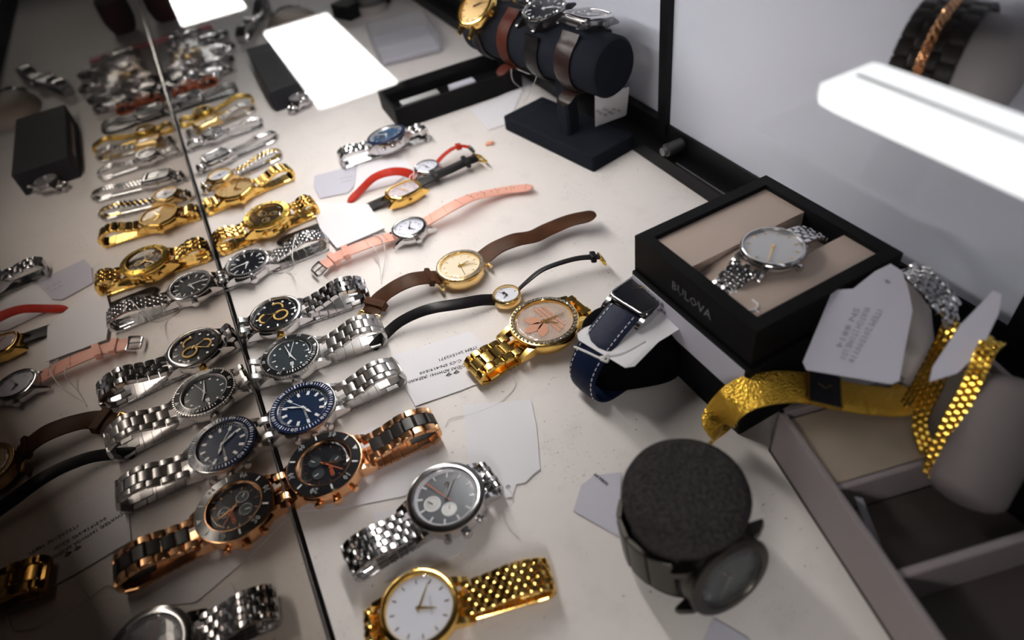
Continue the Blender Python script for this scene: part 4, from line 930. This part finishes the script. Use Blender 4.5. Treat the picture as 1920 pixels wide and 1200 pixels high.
# blurred watch standing on the glass shelf
zs0 = zsh + .0002
c0 = P(1775, 152, zs0); axr = V((.32, -.95, 0)).normalized(); rr0 = .0285
o0 = V((.354, .186, zs0)); cz = o0 + V((0, 0, rr0 + .003))
r = empty('display_cuff', Matrix.Translation(o0)); tag(r, 'pale grey roll lying on the glass shelf behind the glowing bar', 'display cuff')
XR = frame((0, 0, rr0 + .003), V((0, 0, 1)).cross(axr), V((0, 0, 1)), axr)
mb = MB(); loft(mb, rr0 - .003, rr0 - .003, 2, [(-.006, -.012), (-.001, -.010), (0, .010), (-.002, .024), (-.009, .031), (-.020, .034)], 'cuff', XR, 40); mb.build('cuff_body', r)
root = empty('wristwatch', Matrix.Translation(o0)); tag(root, 'black and gold bracelet watch round a pale roll at the top right', 'watch')
def ringpath(R0, a0, a1, n=33): return Path([XR @ V((math.sin(a0 + (a1 - a0) * i / (n - 1)) * R0, math.cos(a0 + (a1 - a0) * i / (n - 1)) * R0, 0)) for i in range(n)], 3)
mb = MB(); bracelet(mb, ringpath(rr0 - .001, 0, 2 * pi), .026, .026, .003, 'oyster', ['rubber'], axr); mb.build('bracelet', root, 30)
mb = MB(); bracelet(mb, ringpath(rr0 + .0005, 0, 2 * pi), .004, .004, .003, 'fine', ['rose'], axr); mb.build('gold_links', root, 30)
# ------------------------------------------------------------------ things farther up the shelf
def rbox(name, label, pix, h, m, cat, zt=None):
    """box from three top-face pixels: corner, along, across"""
    a, b, c = (P(*p, h) for p in pix); ux = (b - a); uy = (c - a); wx = ux.length; wy = uy.length; ux.normalize(); uy = (uy - ux * uy.dot(ux)).normalized()
    o = a + ux * wx / 2 + uy * wy / 2; X = frame((o.x, o.y, 0), ux, uy, None)
    flip = X.to_3x3().col[2].z < 0
    if flip: X = frame((o.x, o.y, 0), -ux, uy, None)
    r = empty(name, X); tag(r, label, cat); return r, wx, wy
r, wx, wy = rbox('jewellery_box', 'black box with a pale strip on its side, half under the reflected ceiling light', [(504, 172), (461, 92), (592, 143)], .025, 'matblack', 'box')
mb = MB(); mb.bbox((0, 0, .0125), (wx, wy, .025), mat('charcoal_card', (.018, .018, .022), .6, spec=.2), r=.001); mb.build('box_body', r, 0)
mb = MB(); mb.box((0, 0, 0), (1, 1, 1), 'padtan')
inv = r.matrix_world.inverted(); pp = inv @ P(480, 150, .012); qq = inv @ P(503, 198, .012)
mb = MB(); sx_ = wx / 2 * (1 if pp.x > 0 else -1)
for ysg in (-1, 1):
    pass
face = min(((abs(abs(pp.x) - wx / 2), 'x'), (abs(abs(pp.y) - wy / 2), 'y')))[1]
if face == 'x': mb.box((sx_ * 1.002, 0, .012), (.0008, wy * .8, .005), 'cream')
else: mb.box((0, wy / 2 * (1 if pp.y > 0 else -1) * 1.004, .012), (wx * .6, .0008, .005), 'cream')
mb.build('side_strip', r, 0)
# small crystal-set watch next to the box
bracelet_watch('small silver watch with sparkling rim at the corner of the charcoal box', (575, 170), (560, 181), (592, 172), (548, 192),
    dict(R=.0120, bw=.010, bw1=.009, case='steel', dial='dialsilver', style='fine', bmats=['steel'], br=.7, marks=None, stones=20, time=(60, 300), handmat='ink', rise=.002, h=.007, lug=.003, crownsize=.0016))
# open black tray with pale strips
r, wx, wy = rbox('open_tray', 'long open black box with two pale strips inside', [(735, 198), (965, 122), (700, 180)], .022, 'matblack', 'box')
inv = r.matrix_world.inverted(); fl = P(885, 92, .022); wy2 = .062
mb = MB(); mb.box((0, .0, .0015), (wx, wy2, .003), 'matblack')
for c_, d_ in (((0, -wy2 / 2, .011), (wx, .003, .022)), ((0, wy2 / 2, .011), (wx, .003, .022)), ((-wx / 2, 0, .011), (.003, wy2, .022)), ((wx / 2, 0, .011), (.003, wy2, .022))): mb.box(c_, d_, 'matblack')
mb.build('tray_body', r, 0)
mb = MB()
mb.box((-wx * .25 if (inv @ P(770, 175, .01)).x < 0 else wx * .25, 0, .010), (wx * .3, .012, .006), 'dialsilver'); mb.build('pale_strip', r, 0)
mb = MB(); mb.box((wx * .10 * (1 if (inv @ P(850, 150, .01)).x > 0 else -1), 0, .010), (wx * .2, .012, .006), 'paperb'); mb.build('pale_strip', r, 0)
# clear plastic box
r, wx, wy = rbox('plastic_box', 'clear plastic lidded box near the far end of the shelf', [(705, 92), (825, 62), (670, 45)], .025, 'plastic', 'box')
mb = MB(); mb.bbox((0, 0, .0125), (wx, wy, .025), 'plastic', r=.004); mb.build('box_body', r, 30)
mb = MB(); mb.bbox((0, 0, .004), (wx * .9, wy * .85, .005), 'paperb', r=.001); mb.build('inner_card', r, 0)
# brown leather roll near the mirror
def standing_roll(label, px, r0, h, m):
    c = P(*px, 0); mb = MB(); loft(mb, r0, r0, 2, [(-.003, 0), (0, .003), (.002, h * .5), (0, h - .004), (-.006, h)], m, None, 32)
    tag(mb.build('leather_roll', None, loc=(c.x, c.y, 0)), label, 'display roll'); return c
c = P(318, 42, 0); r = empty('leather_roll', Matrix.Translation((c.x, c.y + .02, 0))); tag(r, 'dark reddish brown leather roll standing beyond the bag by the mirror', 'display roll')
mb = MB(); loft(mb, .022, .022, 2, [(-.006, 0), (-.002, .006), (.002, .02), (.002, .05), (-.004, .056)], 'brownroll', None, 32); mb.build('roll_body', r)
# watch hung on a cream cone
c = P(560, 60, 0); r = empty('display_cone', Matrix.Translation((c.x, c.y + .02, 0))); tag(r, 'cream cone cushion near the top of the shelf', 'display cushion')
mb = MB(); loft(mb, .040, .050, 2.5, [(0, 0), (-.002, .008), (-.010, .016), (-.022, .022)], 'cream', None, 32); mb.build('cushion_body', r)
bracelet_watch('steel bracelet watch leaning beside the cream cushion at the top', (485, 10), (472, 30), (490, 6), (468, 72),
    dict(R=.0150, bw=.014, bw1=.013, case='steel', dial='dialsilver', style='jubilee', bmats=['steel'], br=.8, marks='thin', markmat='ink', time=(60, 300), handmat='ink', rise=.01, h=.008))
bracelet_watch('dark olive-strapped watch lying by the cream cushion at the top', (560, 8), (535, 16), (568, 22), (508, 20),
    dict(R=.0160, bw=.016, bw1=.015, case='dsteel', dial='dialblack', style='panel', bmats=['olive'], br=.8, marks=None, time=(60, 300), handmat='steel', rise=.006, h=.008))
c = P(700, 22, 0); r = empty('display_cuff', Matrix.Translation((c.x, c.y, 0))); tag(r, 'pale upright cuff at the top centre', 'display cuff')
mb = MB(); loft(mb, .022, .019, 2.3, [(-.002, 0), (0, .003), (-.002, .045), (-.010, .052)], 'cuff', None, 32); mb.build('cuff_body', r)
root = empty('wristwatch', frame((c.x, c.y, .022), (0, 0, 1), (1, 0, 0), None)); tag(root, 'dark bracelet watch around the pale cuff at the top centre', 'watch')
mb = MB(); pts = [V((0, math.sin(2 * pi * i / 32) * .0225, math.cos(2 * pi * i / 32) * .0235)) for i in range(33)]
bracelet(mb, Path(pts, 3), .016, .016, .003, 'oyster', ['dsteel'], (1, 0, 0)); mb.build('bracelet', root, 30)
r, wx, wy = rbox('gift_box', 'small dark box at the top edge left of the pale cuff', [(618, 8), (650, 14), (605, -20)], .02, 'olive', 'box')
mb = MB(); mb.bbox((0, 0, .01), (wx, wy, .02), 'matblack', r=.001); mb.build('box_body', r, 0)

# ------------------------------------------------------------------ plastic bag with watches inside
root = empty('zip_bag', frame((.047, 1.07, 0), (1, 0, 0), (0, 1, 0), (0, 0, 1))); tag(root, 'clear zip bag with a pink seal, full of watches, beside the mirror', 'bag')
mb = MB(); NX, NY = 14, 22; gx, gy = .090, .24; rows = []
for j in range(NY + 1):
    row = []
    for i in range(NX + 1):
        u_, v_ = i / NX, j / NY; z = .002 + .020 * (math.sin(pi * u_) ** .5) * (math.sin(pi * min(1, v_ * 1.15)) ** .5 if v_ * 1.15 < 1 else 0) + .0016 * math.sin(i * 2.3 + j * 1.7) * math.sin(pi * u_) * math.sin(pi * v_)
        row.append(((u_ - .5) * gx, (v_ - .5) * gy, z))
    rows.append(row)
mb.rings(rows, 'bag', None, False, False, closed=False); bt = mb.build('bag_film', root, 60)
mb = MB(); mb.bbox((0, gy / 2 - .012, .004), (gx * .98, .016, .003), 'zip', r=.0006); mb.build('zip_seal', root, 0)
kinds = [('steel', 'dialsilver', 'jubilee'), ('steel', 'dialblack', 'oyster'), ('dsteel', 'dialblue', 'brick'), ('steel', 'dialwhite', 'fine'), ('gold2', 'dialcream', 'jubilee'), ('steel', 'dialgrey', 'brick'), ('brushed', 'dialbright', 'oyster'), ('dsteel', 'dialblack', 'oyster'), ('steel', 'dialsilver', 'brick')]
descr = ['silver-dial watch', 'black-dial steel watch', 'blue-dial dark watch', 'small white-dial watch', 'pale gold watch', 'slate-dial watch', 'bright blue-dial watch', 'dark steel watch', 'plain silver watch']
bp = [(395, 132), (340, 140), (395, 112), (335, 120), (345, 98), (398, 88), (340, 80), (385, 66), (335, 62)]
where = ['at the open near corner of the bag', 'at the mirror-side near corner of the bag', 'second in from the near right of the bag', 'second row of the bag by the mirror', 'third row of the bag by the mirror', 'third row of the bag on the right', 'fourth row of the bag by the mirror', 'fourth row of the bag on the right', 'under the pink seal of the bag']
for (px, py), (cm, dm, sty), ds, wh in zip(bp, kinds, descr, where):
    bracelet_watch(ds + ' inside the zip bag, ' + wh, (px + 16, py - 8), (px, py), (px + 30, py - 10), (px - 24, py + 7),
        dict(R=.0150, bw=.014, bw1=.013, case=cm, dial=dm, style=sty, bmats=[cm], br=.8, marks='thin', time=(60, 300), rise=.003, h=.0065, lug=.003), group='watches inside the zip bag')
# plunger lock on the track
c = P(1256, 280, .02); r = empty('door_lock', frame((.383, .405, .022), (0, 1, 0), (0, 0, 1), (1, 0, 0))); tag(r, 'small grey plunger lock on the black sliding-door track', 'lock')
M['lockgrey'] = mat('lock_grey', (.03, .03, .03), .4); mb = MB(); loft(mb, .0055, .0055, 2, [(0, -.012), (0, .004)], 'lockgrey', None, 20); mb.build('lock_barrel', r)
mb = MB(); loft(mb, .0035, .0035, 2, [(0, -.016), (0, -.012)], 'railgrey', None, 16); mb.build('lock_plunger', r)
